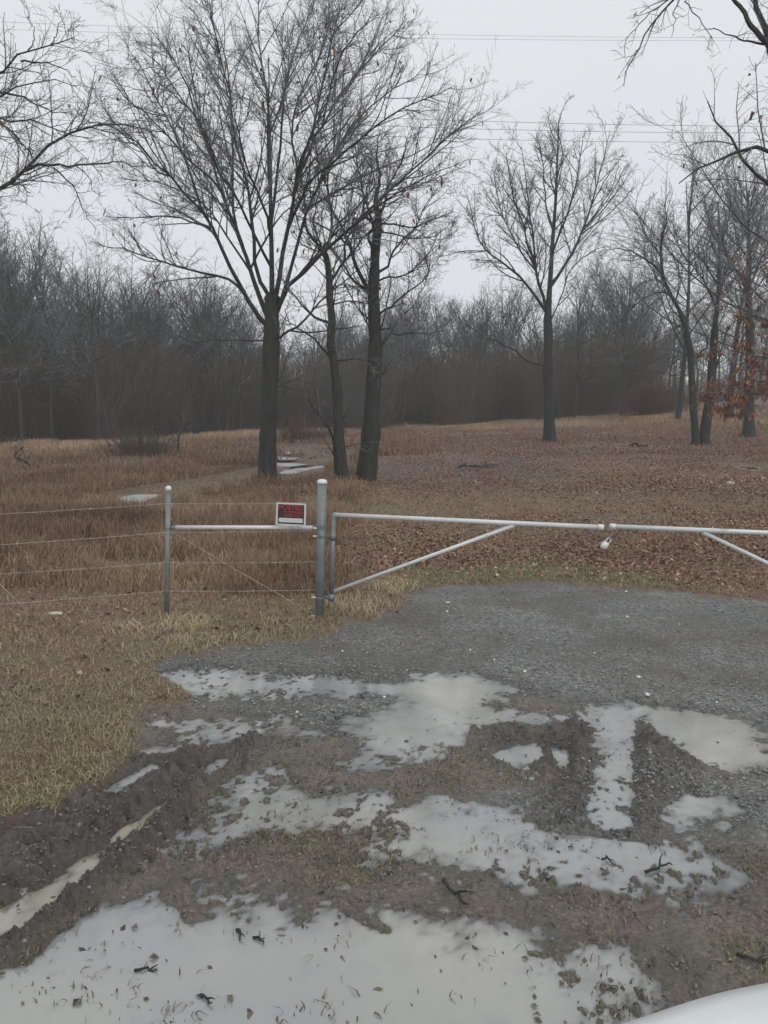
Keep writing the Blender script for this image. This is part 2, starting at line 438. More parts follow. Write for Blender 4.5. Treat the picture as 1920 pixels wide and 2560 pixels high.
def ground_material():
    m, nt, b = new_mat('ground')
    co = N(nt, 'ShaderNodeNewGeometry').outputs['Position']
    za = N(nt, 'ShaderNodeAttribute', attribute_name='zone_a'); zb = N(nt, 'ShaderNodeAttribute', attribute_name='zone_b')
    sa = N(nt, 'ShaderNodeSeparateColor'); nt.links.new(za.outputs['Color'], sa.inputs[0])
    sb = N(nt, 'ShaderNodeSeparateColor'); nt.links.new(zb.outputs['Color'], sb.inputs[0])
    grav, mud, lot = sa.outputs[0], sa.outputs[1], sa.outputs[2]
    green, track, wet = sb.outputs[0], sb.outputs[1], sb.outputs[2]
    zc = N(nt, 'ShaderNodeAttribute', attribute_name='zone_c')
    sc_ = N(nt, 'ShaderNodeSeparateColor'); nt.links.new(zc.outputs['Color'], sc_.inputs[0])
    blond, purple = sc_.outputs[0], sc_.outputs[1]
    n1 = noise(nt, co, 0.35, 5); n2 = noise(nt, co, 3.0, 6, .65); n3 = noise(nt, co, 45, 6, .78)
    # field: dead grass, leaf litter
    f1 = ramp(nt, [(0.3, (0.102, 0.075, 0.054)), (0.45, (0.194, 0.146, 0.103)), (0.6, (0.286, 0.220, 0.150)), (0.75, (0.371, 0.289, 0.199))], n3)
    f2 = ramp(nt, [(0.3, (0.108, 0.063, 0.047)), (0.5, (0.223, 0.125, 0.092)), (0.7, (0.307, 0.181, 0.128))], n3)
    patch = ramp(nt, [(0.42, (0, 0, 0)), (0.58, (1, 1, 1))], n1)
    field = mix(nt, patch, f1, f2)
    pn = ramp(nt, [(0.45, (0, 0, 0)), (0.7, (1, 1, 1))], n2)
    field = mix(nt, math_(nt, 'MULTIPLY', pn, .5), field, (0.145, 0.116, 0.093))
    field = mix(nt, math_(nt, 'MULTIPLY', purple, .75), field, (0.132, 0.096, 0.090))
    bl = ramp(nt, [(0.3, (0.164, 0.121, 0.078)), (0.7, (0.320, 0.246, 0.156))], n2)
    field = mix(nt, blond, field, bl)
    gr = ramp(nt, [(0.35, (0.085, 0.093, 0.043)), (0.65, (0.178, 0.178, 0.076))], n3)
    field = mix(nt, math_(nt, 'MULTIPLY', green, .75), field, gr)
    tr = ramp(nt, [(0.3, (0.109, 0.086, 0.059)), (0.7, (0.184, 0.151, 0.102))], n2)
    field = mix(nt, track, field, tr)
    # lot: muddy grass remains
    l1 = ramp(nt, [(0.3, (0.105, 0.090, 0.074)), (0.5, (0.240, 0.209, 0.168)), (0.7, (0.393, 0.346, 0.277))], n3)
    lp = ramp(nt, [(0.45, (0, 0, 0)), (0.62, (1, 1, 1))], n2)
    l1 = mix(nt, math_(nt, 'MULTIPLY', lp, .55), l1, (0.152, 0.155, 0.113))
    md = ramp(nt, [(0.25, (0.071, 0.060, 0.054)), (0.5, (0.153, 0.136, 0.121)), (0.78, (0.275, 0.249, 0.223))], math_(nt, 'ADD', math_(nt, 'MULTIPLY', n3, .55), math_(nt, 'MULTIPLY', noise(nt, co, 9, 5, .6), .45)))
    l2 = mix(nt, mud, l1, md)
    # gravel: stones of a few centimetres
    v1 = N(nt, 'ShaderNodeTexVoronoi'); v1.inputs['Scale'].default_value = 60; nt.links.new(co, v1.inputs['Vector'])
    v2 = N(nt, 'ShaderNodeTexVoronoi'); v2.inputs['Scale'].default_value = 15; nt.links.new(co, v2.inputs['Vector'])
    bw = N(nt, 'ShaderNodeSeparateColor'); nt.links.new(v1.outputs['Color'], bw.inputs[0])
    g1 = ramp(nt, [(0.0, (0.166, 0.163, 0.159)), (0.5, (0.294, 0.288, 0.280)), (0.92, (0.428, 0.419, 0.401)), (1.0, (0.666, 0.653, 0.605))], bw.outputs[0])
    g1 = mix(nt, ramp(nt, [(.42, (0.000, 0.000, 0.000)), (.68, (0.862, 0.862, 0.862))], noise(nt, co, 1.1, 5, .6)), g1, (0.172, 0.154, 0.136))
    g1 = mix(nt, ramp(nt, [(.38, (.55, .55, .55)), (.62, (0, 0, 0))], noise(nt, co, .75, 5, .62)), g1, (.150, .146, .140))
    l3 = mix(nt, grav, l2, g1)
    wetf = math_(nt, 'MULTIPLY', wet, .55)
    col = mix(nt, lot, field, l3)
    dk = N(nt, 'ShaderNodeMix'); dk.data_type = 'RGBA'; dk.blend_type = 'MULTIPLY'
    nt.links.new(wetf, dk.inputs[0]); nt.links.new(col, dk.inputs[6]); dk.inputs[7].default_value = (.55, .55, .55, 1)
    nt.links.new(dk.outputs[2], b.inputs['Base Color'])
    # roughness: damp sheen on the mud
    rg = math_(nt, 'SUBTRACT', math_(nt, 'SUBTRACT', .90, math_(nt, 'MULTIPLY', mud, .22)), math_(nt, 'ADD', math_(nt, 'MULTIPLY', math_(nt, 'MULTIPLY', lot, n2), .35), math_(nt, 'MULTIPLY', wet, .42)), True)
    nt.links.new(rg, b.inputs['Roughness'])
    b.inputs['Specular IOR Level'].default_value = .4
    bump = N(nt, 'ShaderNodeBump'); bump.inputs['Strength'].default_value = .9; bump.inputs['Distance'].default_value = .02
    hgt = math_(nt, 'ADD', n3, math_(nt, 'MULTIPLY', math_(nt, 'MULTIPLY', v1.outputs['Distance'], grav), -1.5))
    nt.links.new(hgt, bump.inputs['Height']); nt.links.new(bump.outputs[0], b.inputs['Normal'])
    return m
MG = ground_material()

def tint_mat(name, stops, rough=.8, spec=.3, trans=0.0):
    m, nt, b = new_mat(name)
    a = N(nt, 'ShaderNodeAttribute', attribute_name='tint')
    c = ramp(nt, stops, a.outputs['Fac'])
    nt.links.new(c, b.inputs['Base Color'])
    b.inputs['Roughness'].default_value = rough; b.inputs['Specular IOR Level'].default_value = spec
    return m

def bark_mat(name, c1, c2, scale=14):
    m, nt, b = new_mat(name)
    tc = N(nt, 'ShaderNodeTexCoord')
    mp = N(nt, 'ShaderNodeMapping'); mp.inputs['Scale'].default_value = (1, 1, .22); nt.links.new(tc.outputs['Object'], mp.inputs[0])
    n = noise(nt, mp.outputs[0], scale, 6, .7); n2 = noise(nt, tc.outputs['Object'], 1.3, 3)
    c = ramp(nt, [(.3, c1), (.7, c2)], n)
    c = mix(nt, math_(nt, 'MULTIPLY', n2, .5), c, (c2[0] * .8, c2[1] * .95, c2[2] * .8))
    nt.links.new(c, b.inputs['Base Color']); b.inputs['Roughness'].default_value = .85
    bu = N(nt, 'ShaderNodeBump'); bu.inputs['Strength'].default_value = 1; bu.inputs['Distance'].default_value = .04
    nt.links.new(n, bu.inputs['Height']); nt.links.new(bu.outputs[0], b.inputs['Normal'])
    return m
BARK = bark_mat('bark', (.010, .010, .010), (.062, .062, .058), 9)
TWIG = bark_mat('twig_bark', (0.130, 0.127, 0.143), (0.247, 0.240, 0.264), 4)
WOODB = bark_mat('wood_edge_bark', (0.032, 0.031, 0.029), (0.070, 0.066, 0.062), 3)

def metal_mat(name, col, rough, met, var=.15, sc_=6):
    m, nt, b = new_mat(name)
    tc = N(nt, 'ShaderNodeTexCoord'); n = noise(nt, tc.outputs['Object'], sc_, 6, .6)
    n2 = noise(nt, tc.outputs['Object'], sc_ * 12, 3, .6)
    lo = tuple(v * (1 - var) for v in col); hi = tuple(min(1, v * (1 + var)) for v in col)
    c = ramp(nt, [(.35, lo), (.65, hi)], n); nt.links.new(c, b.inputs['Base Color'])
    r = math_(nt, 'ADD', math_(nt, 'MULTIPLY', n2, .25), rough - .1); nt.links.new(r, b.inputs['Roughness'])
    b.inputs['Metallic'].default_value = met
    n5 = noise(nt, tc.outputs['Object'], 7, 8, .75)
    dirt = ramp(nt, [(.56, (0, 0, 0)), (.66, (.75, .75, .75))], n5)
    nt.links.new(mix(nt, dirt, c, (col[0] * .55, col[1] * .50, col[2] * .44)), b.inputs['Base Color'])
    return m
GALV = metal_mat('galvanised_steel', (.235, .258, .262), .5, .35)
PIPE = metal_mat('white_pipe_paint', (.72, .735, .73), .35, .1, .06)
WIRE = metal_mat('fence_wire', (.52, .50, .46), .5, .2)
CAPM = metal_mat('aluminium_cap', (.80, .80, .78), .4, .2, .05)

# ------------------------------------------------------------------ ground sheet
def build_ground():
    rr = np.concatenate([[0.05, .3, .6], np.geomspace(0.9, 10.5, 900), np.geomspace(10.56, 60, 300)[1:], np.geomspace(62, 225, 30)])
    fine = np.radians(np.linspace(-44, 44, 760))
    coarse = np.radians(np.linspace(44, 316, 90))[1:-1]
    th = np.concatenate([fine, coarse])
    R_, T_ = np.meshgrid(rr, th, indexing='ij')
    X = (R_ * np.sin(T_)).ravel(); Y = (R_ * np.cos(T_)).ravel()
    Z, o = terrain(X, Y)
    nr, nt_ = len(rr), len(th)
    i = np.arange(nr - 1)[:, None]; j = np.arange(nt_)[None, :]; j2 = (j + 1) % nt_
    F = np.stack([i * nt_ + j, (i + 1) * nt_ + j, (i + 1) * nt_ + j2, i * nt_ + j2], -1).reshape(-1, 4)[:, ::-1]
    V = np.c_[X, Y, Z]
    r = np.hypot(X, Y)
    az = np.degrees(np.arctan2(X, Y))
    # pale grass strip along the foot of the wood, darker bare brush patches
    edge = np.interp(az, [-40, -27, -12, 1, 15, 27, 40], [42, 50, 60, 71, 64, 62, 60])
    bl = sstep(16, 11, edge - r + 0) * (1 - sstep(-3, 4, r - edge)) * sstep(-.25, .2, fbm(X, Y, 9, 3, 81) + .15)
    bl *= sstep(30, 38, r)
    pu = sstep(.0, .35, fbm(X * .5, Y, 3.2, 3, 82)) * sstep(12, 18, r) * sstep(46, 40, r)
    pu = np.maximum(pu, .9 * sstep(-.8, .8, sdf(PURP, X, Y) + 1.0 * fbm(X, Y, 2.2, 3, 84)))
    bl = np.maximum(bl, .38 * sstep(-.6, .6, sdf(TANS, X, Y) + .8 * fbm(X, Y, 1.6, 3, 85)))
    za = np.c_[o['grav'], o['mud'], o['lot'], np.ones(len(X))]
    zb = np.c_[o['green'], o['track'], o['wet'], np.ones(len(X))]
    zc = np.c_[bl, pu, 0 * bl, np.ones(len(X))]
    lotf = o['lot'][F].mean(1) > .5
    trf = o['track'][F].mean(1) > .4
    for nm, mask in (('ground', ~lotf & ~trf), ('gravel_driveway', lotf), ('dirt_track', trf & ~lotf)):
        f = F[mask]
        used = np.unique(f); remap = np.full(len(X), -1); remap[used] = np.arange(len(used))
        me = fast_mesh(nm, V[used], remap[f], True, colors={'zone_a': za[used], 'zone_b': zb[used], 'zone_c': zc[used]})
        ob = link(nm, me, MG); ob['kind'] = 'structure'
build_ground()

# ------------------------------------------------------------------ water
def water_mat(name, c1, c2, rough=.03):
    """shallow silty water: clear where thin, silt hides the bottom where deep"""
    m, nt, b = new_mat(name)
    co = N(nt, 'ShaderNodeNewGeometry').outputs['Position']
    n = noise(nt, co, .9, 4, .55); n2 = noise(nt, co, 22, 4, .6)
    n9 = noise(nt, co, .55, 3, .5)
    c = ramp(nt, [(.32, (c1[0] * .90, c1[1] * .94, c1[2] * 1.02)), (.48, c1), (.66, c2)], n9)
    c = mix(nt, math_(nt, 'MULTIPLY', ramp(nt, [(.5, (0, 0, 0)), (.75, (1, 1, 1))], noise(nt, co, 5, 6, .7)), .4), c, (c1[0] * .74, c1[1] * .77, c1[2] * .80))
    nt.links.new(c, b.inputs['Base Color'])
    b.inputs['Roughness'].default_value = rough; b.inputs['IOR'].default_value = 2.0
    bu = N(nt, 'ShaderNodeBump'); bu.inputs['Strength'].default_value = .05; bu.inputs['Distance'].default_value = .01
    nt.links.new(n2, bu.inputs['Height']); nt.links.new(bu.outputs[0], b.inputs['Normal'])
    dp = N(nt, 'ShaderNodeAttribute', attribute_name='depth').outputs['Fac']
    fac = math_(nt, 'SUBTRACT', 1.0, math_(nt, 'POWER', 2.718, math_(nt, 'MULTIPLY', dp, -1 / .005)), True)
    tp = nt.nodes.new('ShaderNodeBsdfTransparent'); tp.inputs['Color'].default_value = (.82, .80, .76, 1)
    gl = nt.nodes.new('ShaderNodeBsdfGlossy'); gl.inputs['Roughness'].default_value = rough; nt.links.new(bu.outputs[0], gl.inputs['Normal'])
    fr = nt.nodes.new('ShaderNodeFresnel'); fr.inputs['IOR'].default_value = 2.0
    clear = nt.nodes.new('ShaderNodeMixShader'); nt.links.new(fr.outputs[0], clear.inputs[0]); nt.links.new(tp.outputs[0], clear.inputs[1]); nt.links.new(gl.outputs[0], clear.inputs[2])
    ms = nt.nodes.new('ShaderNodeMixShader'); nt.links.new(fac, ms.inputs[0]); nt.links.new(clear.outputs[0], ms.inputs[1]); nt.links.new(b.outputs[0], ms.inputs[2])
    nt.links.new(ms.outputs[0], nt.nodes['Material Output'].inputs['Surface'])
    return m
WATER = water_mat('silty_water', (.345, .345, .332), (.44, .415, .37))
WATER2 = water_mat('tan_silty_water', (.40, .355, .27), (.47, .41, .31))
WATER3 = water_mat('pale_silty_water', (.55, .55, .53), (.62, .61, .57))
def build_water():
    cs = 0.024
    xs = np.arange(-5.5, 7.0, cs); ys = np.arange(0.9, 9.5, cs)
    X, Y = np.meshgrid(xs + cs / 2, ys + cs / 2, indexing='ij')
    best = np.full(X.shape, -9.0); idx = np.full(X.shape, -1)
    for i, P in enumerate(PUDW):
        s = sdf(P, X, Y); m = s > best; best[m] = s[m]; idx[m] = i
    for i in range(len(PUDW)):
        m = (idx == i) & (best > -0.6)
        a, b = np.nonzero(m)
        if not len(a): continue
        ny = len(ys) + 1
        F = np.stack([a * ny + b, (a + 1) * ny + b, (a + 1) * ny + b + 1, a * ny + b + 1], -1)
        used, inv = np.unique(F, return_inverse=True)
        ux, uy = used // ny, used % ny
        V = np.c_[xs[0] + ux * cs, ys[0] + uy * cs, np.zeros(len(used))]
        F = inv.reshape(F.shape)
        dz = -terrain(V[:, 0], V[:, 1])[0]
        ob = link('puddle', fast_mesh('puddle', V, F, True, {'depth': np.clip(dz, 0, 1)}), WATER2 if i in (7, 8) else WATER)
        ob['kind'] = 'structure'
    b3 = WATER3.node_tree.nodes['Principled BSDF']; b3.inputs['IOR'].default_value = 1.33; b3.inputs['Roughness'].default_value = .25
    for P in FARP:
        c = P.mean(0); lo = P.min(0) - .7; hi = P.max(0) + .7
        gx_ = np.arange(lo[0], hi[0], .08); gy_ = np.arange(lo[1], hi[1], .08)
        X, Y = np.meshgrid(gx_, gy_, indexing='ij'); z = float(base_z(c[0], c[1])) - .075
        dz = z - terrain(X.ravel(), Y.ravel())[0]; sd_ = sdf(P, X.ravel(), Y.ravel())
        nx, ny = X.shape; a, b = np.meshgrid(np.arange(nx - 1), np.arange(ny - 1), indexing='ij')
        F = np.stack([a * ny + b, (a + 1) * ny + b, (a + 1) * ny + b + 1, a * ny + b + 1], -1).reshape(-1, 4)
        F = F[(sd_[F] > -.6).all(1)]
        used, inv = np.unique(F, return_inverse=True)
        V = np.c_[X.ravel(), Y.ravel(), np.full(X.size, z)][used]
        dep = np.clip((sd_[used] + .25 + .3 * fbm(V[:, 0], V[:, 1] * .5, .45, 3, 74)) * .05, 0, .05)
        ob = link('puddle', fast_mesh('puddle', V, inv.reshape(F.shape), True, {'depth': dep}), WATER3); ob['kind'] = 'structure'
build_water()

# ------------------------------------------------------------------ scattered ground cover
def blades(X, Y, Z, h, w, rng, lean=.5, seg=2):
    n = len(X)
    a = rng.rand(n) * 2 * np.pi
    la = rng.rand(n) * 2 * np.pi
    ln = h * lean * rng.rand(n) * 2
    side = np.c_[np.cos(a), np.sin(a), np.zeros(n)] * (w / 2)[:, None]
    base = np.c_[X, Y, Z - .01]
    off = np.c_[np.cos(la), np.sin(la), np.zeros(n)]
    mid = base + off * (ln * .35)[:, None] + np.c_[np.zeros(n), np.zeros(n), h * .6]
    tip = base + off * ln[:, None] + np.c_[np.zeros(n), np.zeros(n), np.maximum(h - ln * .35, h * .15)]
    V = np.stack([base - side, base + side, mid + side * .8, mid - side * .8, tip], 1).reshape(-1, 3)
    k = np.arange(n)[:, None] * 5
    F = np.concatenate([k + [0, 1, 2], k + [0, 2, 3], k + [3, 2, 4]], 1).reshape(-1, 3)
    return V, F

def polar(n, r0, r1, a0, a1, rng, pw=0.0):
    u = rng.rand(n)
    if pw == 0: r = r0 * (r1 / r0) ** u
    else: r = (r0 ** pw + u * (r1 ** pw - r0 ** pw)) ** (1 / pw)
    t = np.radians(a0 + rng.rand(n) * (a1 - a0))
    return r * np.sin(t), r * np.cos(t)

GRASSM = tint_mat('dead_grass', [(0, (0.190, 0.152, 0.104)), (.35, (0.361, 0.292, 0.190)), (.7, (0.513, 0.421, 0.265)), (.86, (0.631, 0.540, 0.347)), (1, (0.214, 0.251, 0.111))])
WEEDM = tint_mat('dead_weeds', [(0, (0.143, 0.095, 0.068)), (.4, (0.287, 0.195, 0.133)), (.8, (0.421, 0.299, 0.202)), (1, (0.638, 0.480, 0.335))])
LEAFM = tint_mat('fallen_leaves', [(0, (0.128, 0.070, 0.049)), (.4, (0.264, 0.146, 0.101)), (.75, (0.377, 0.224, 0.153)), (1, (0.633, 0.438, 0.317))], .55, .4)

def stuff(name, V, F, mat, tint, label, cat):
    o = link(name, fast_mesh(name, V, F, False, {'tint': tint}), mat)
    tag(o, label, cat, kind='stuff'); return o

def short_grass():
    rng = RS(5)
    X, Y = polar(330000, 2.6, 24, -42, 42, rng)
    Z, o = terrain(X, Y)
    dens = 0.35 + 0.65 * sstep(-.3, .3, fbm(X, Y, .6, 3, 91))
    keep = (o['lot'] < .5) & (o['track'] < .5) & (rng.rand(len(X)) < dens)
    X, Y, Z, g = X[keep], Y[keep], Z[keep], o['green'][keep]
    r = np.hypot(X, Y)
    pale = sstep(.25, .5, fbm(X * .7, Y, .8, 2, 92)) * (r < 9)
    pc = at_z(450, 1395, .05); pale = np.maximum(pale, np.exp(-(((X - pc[0]) / .45) ** 2 + ((Y - pc[1]) / .22) ** 2)))
    h = (.02 + .038 * rng.rand(len(X))) * (1 + 1.0 * pale) * (1 + .03 * r)
    w = .0035 + .0006 * r
    V, F = blades(X, Y, Z, h, w, rng, .9)
    t = np.clip(.15 + .35 * rng.rand(len(X)) + .12 * fbm(X, Y, .5, 3, 93) + .35 * pale, 0, .88)
    gp_ = np.zeros(len(X))
    for a, b, s in ((80, 1425, .35), (265, 1432, .22), (30, 1440, .3), (470, 1390, .15), (200, 1700, .3), (60, 1730, .35), (640, 1640, .25)):
        q = at_z(a, b, .04); gp_ = np.maximum(gp_, np.exp(-(((X - q[0]) / s) ** 2 + ((Y - q[1]) / (s * .6)) ** 2)))
    greeny = rng.rand(len(X)) < np.maximum(.65 * g, np.maximum(.10, .8 * gp_))
    t[greeny] = .93 + .07 * rng.rand(greeny.sum())
    stuff('short_grass', V, F, GRASSM, np.repeat(t, 5), 'short matted tan dead grass on the bank and field', 'grass')
short_grass()

def lot_grass():
    """grass stubble and trampled remains between and inside the puddles"""
    rng = RS(6)
    X, Y = polar(380000, 1.2, 8.0, -42, 42, rng)
    Z, o = terrain(X, Y)
    d = sstep(-.1, .35, fbm(X, Y, .45, 4, 95))
    d = d * np.where(Z > -0.003, 1, .30 * sstep(-.014, -.004, Z) + .0012)
    keep = (o['lot'] > .5) & (o['grav'] < .6) & (o['mud'] < .6) & (rng.rand(len(X)) < d)
    X, Y, Z = X[keep], Y[keep], np.maximum(Z[keep], 0)
    h = .008 + .026 * rng.rand(len(X)) ** 2; w = .0035 + .005 * rng.rand(len(X))
    t = rng.rand(len(X)) ** 1.1 * .88
    gr = rng.rand(len(X)) < .25
    t[gr] = .9 + .1 * rng.rand(gr.sum())
    # tufts standing in the water
    tx, ty, th, tt = [], [], [], []
    spots = [(390, 2008, 14, .05), (515, 2020, 5, .03), (560, 2035, 8, .04), (705, 2035, 26, .08), (350, 2090, 10, .05), (172, 2132, 70, .14), (175, 2160, 18, .05), (305, 1965, 18, .10), (730, 2200, 60, .13), (380, 2212, 40, .06), (450, 2165, 14, .05),
             (300, 2178, 20, .09), (760, 1800, 40, .09), (1170, 1955, 30, .08), (1280, 1965, 60, .12), (1410, 1935, 40, .10), (1250, 2090, 26, .09), (1285, 2140, 20, .07), (1100, 2060, 12, .04), (1035, 2085, 10, .04), (1000, 2150, 8, .05), (1080, 1840, 40, .12),
             (1010, 1835, 20, .1), (1400, 1830, 18, .08), (1150, 2110, 16, .07), (900, 2170, 6, .05), (90, 2140, 6, .03), (1380, 2150, 30, .12), (640, 1745, 50, .2), (520, 1760, 50, .2), (450, 1800, 60, .25), (1310, 1635, 20, .08), (240, 2040, 12, .06)]
    for a, b, n, s in spots:
        n = max(4, int(n * .65))
        q = at_z(a, b, 0)
        tx.append(q[0] + rng.randn(n) * s); ty.append(q[1] + rng.randn(n) * s * .5); th.append(.012 + .034 * rng.rand(n)); tt.append(.1 + .55 * rng.rand(n))
    tx, ty, th, tt = map(np.concatenate, (tx, ty, th, tt))
    tz, _ = terrain(tx, ty)
    X = np.r_[X, tx]; Y = np.r_[Y, ty]; Z = np.r_[Z, np.maximum(tz, 0)]; h = np.r_[h, th]; w = np.r_[w, .004 + .004 * rng.rand(len(tx))]; t = np.r_[t, tt]
    V, F = blades(X, Y, Z, h, w, rng, 1.0)
    stuff('grass_stubble', V, F, STUBM, np.repeat(t, 5), 'trampled grass stubble between the puddles', 'grass')
STUBM = tint_mat('wet_stubble', [(0, (0.078, 0.065, 0.053)), (.3, (0.166, 0.134, 0.098)), (.6, (0.312, 0.250, 0.169)), (.88, (0.390, 0.316, 0.206)), (.9, (0.108, 0.115, 0.048)), (1, (0.176, 0.183, 0.075))])
lot_grass()

def tall_weeds():
    rng = RS(8)
    X, Y = polar(420000, 7.4, 34, -44, 42, rng)
    Z, o = terrain(X, Y)
    r = np.hypot(X, Y)
    fx = at_z(700, 1300, 0)[0]
    left = sstep(fx + .6, fx - .4, X)
    cl = fbm(X, Y, .9, 4, 101)
    dens = left * sstep(-.5, .1, cl) + (1 - left) * .18 * sstep(.05, .4, cl) * sstep(9.5, 12, r)
    dens *= sstep(7.55, 7.9, Y + .12 * fbm(X, Y, .5, 2, 102))
    keep = (rng.rand(len(X)) < dens) & (o['lot'] < .3) & (o['track'] < .3)
    for P in FARP:
        for k_ in (1.0, 1.05, 1.10, 1.15):
            keep &= sdf(P, X * k_, Y * k_) < -.15
    keep &= ~((o['green'] > .3))
    for a_, b_, rr_ in ((1614, 1018, 1.6), (1580, 1048, .8), (1650, 1036, .6), (1035, 1012, .9), (1380, 963, .9)):
        q_ = gp(a_, b_); keep &= np.hypot(X - q_[0], (Y - q_[1]) * .6 + .3) > rr_
    X, Y, Z, cl, r, left = X[keep], Y[keep], Z[keep], cl[keep], r[keep], left[keep]
    h = (.10 + .22 * rng.rand(len(X)) ** 1.6 + .12 * np.clip(cl, 0, 1)) * (.55 + .45 * left) * (1 + .008 * r)
    h *= np.where(left > .5, 1, .6) * (.6 + .8 * np.clip(fbm(X, Y, .7, 3, 107) + .5, 0, 1.3))
    h *= np.where(left > .5, sstep(7.3, 9.0, Y) * .6 + .4, 1)
    w = .003 + .0005 * r
    V, F = blades(X, Y, Z, h, w, rng, .55)
    t = np.clip(.12 + .40 * rng.rand(len(X)) + .5 * fbm(X * .6, Y, 1.6, 4, 103) + (rng.rand(len(X)) < .05) * .4, 0, 1)
    stuff('tall_dead_weeds', V, F, WEEDM, np.repeat(t, 5), 'knee high brown dead weeds behind the wire fence', 'weeds')
tall_weeds()

def far_grass():
    rng = RS(9)
    X, Y = polar(200000, 30, 72, -36, 36, rng, 1.0)
    Z, o = terrain(X, Y)
    az = np.degrees(np.arctan2(X, Y)); r = np.hypot(X, Y)
    edge = np.interp(az, [-40, -27, -12, 1, 15, 27, 40], [42, 50, 60, 71, 64, 62, 60])
    bl = sstep(16, 9, edge - r) * sstep(-.25, .2, fbm(X, Y, 9, 3, 81) + .15)
    cl = fbm(X, Y, 2.5, 3, 111)
    keep = (o['track'] < .55) & (r < edge + 4) & (rng.rand(len(X)) < .25 + .5 * bl + .4 * sstep(0, .3, cl))
    tkk = o['track'][keep]
    X, Y, Z, bl, cl = X[keep], Y[keep], Z[keep], bl[keep], cl[keep]
    h = (.12 + .3 * rng.rand(len(X)) ** 2 + .15 * np.clip(cl, 0, 1)) * np.where(X > 2, .42, 1) * np.where(tkk > .1, .3, 1) + .2 * bl * (tkk < .1)
    V, F = blades(X, Y, Z, h, .03 + .03 * rng.rand(len(X)), rng, .4)
    t = np.clip(.1 + .35 * rng.rand(len(X)) + .45 * bl + .25 * cl, 0, 1)
    stuff('far_grass', V, F, WEEDM, np.repeat(t, 5), 'tan and brown field grass running to the foot of the wood', 'grass')
far_grass()

def leaf_quads(P, s, rng, flat=.5):
    n = len(P)
    a = rng.rand(n) * 2 * np.pi; tl = (rng.rand(n) - .5) * flat * 2; tr = (rng.rand(n) - .5) * flat * 2
    u = np.c_[np.cos(a), np.sin(a), tl]; v = np.c_[-np.sin(a), np.cos(a), tr]
    asp = .45 + .25 * rng.rand(n)
    u = u * (s / 2)[:, None]; v = v * (s / 2 * asp)[:, None]
    lift = np.c_[np.zeros(n), np.zeros(n), s * (rng.rand(n) - .3) * .5]
    V = np.stack([P - u, P - v + lift, P + u, P + v + lift], 1).reshape(-1, 3)
    k = np.arange(n)[:, None] * 4
    return V, (k + [0, 1, 2, 3]).reshape(-1, 4)

def leaf_litter():
    rng = RS(10)
    X, Y = polar(330000, 5.0, 60, -42, 42, rng)
    Z, o = terrain(X, Y)
    r = np.hypot(X, Y)
    right = sstep(-1.2, 1.5, X) 
    t1 = at(600, 1050, 20); d1 = np.exp(-(((X - t1[0]) / 3.2) ** 2 + ((Y - t1[1]) / 2.6) ** 2))
    cl = fbm(X, Y * .7, 1.6, 4, 121)
    dens = np.clip(.025 + right * (.35 + .65 * sstep(-.2, .3, cl)) * sstep(8.3, 9.6, Y) + d1 + .28 * sstep(.1, .4, cl) * sstep(12, 15, r), 0, 1)
    dens *= 1 - .6 * sstep(-.6, .6, sdf(TANS, X, Y))
    dens *= np.where(o['lot'] > .5, .012, 1) * np.where(o['track'] > .3, .15, 1) * (1 - .6 * o['green'])
    keep = rng.rand(len(X)) < dens
    X, Y, Z, r, d1 = X[keep], Y[keep], Z[keep], r[keep], d1[keep]
    s = (.028 + .038 * rng.rand(len(X))) * (1 + .012 * r)
    up_ = .012 + .05 * rng.rand(len(X)) * (r > 8.5)
    V, F = leaf_quads(np.c_[X, Y, Z + up_], s, rng, .6)
    t = np.clip(rng.beta(2, 2.6, len(X)) + .15 * fbm(X, Y, 1.5, 2, 122) - .1 * d1 + (rng.rand(len(X)) < .03) * .4, 0, 1)
    stuff('leaf_litter', V, F, LEAFM, np.repeat(t, 4), 'russet fallen oak leaves scattered over the field', 'leaves')
leaf_litter()

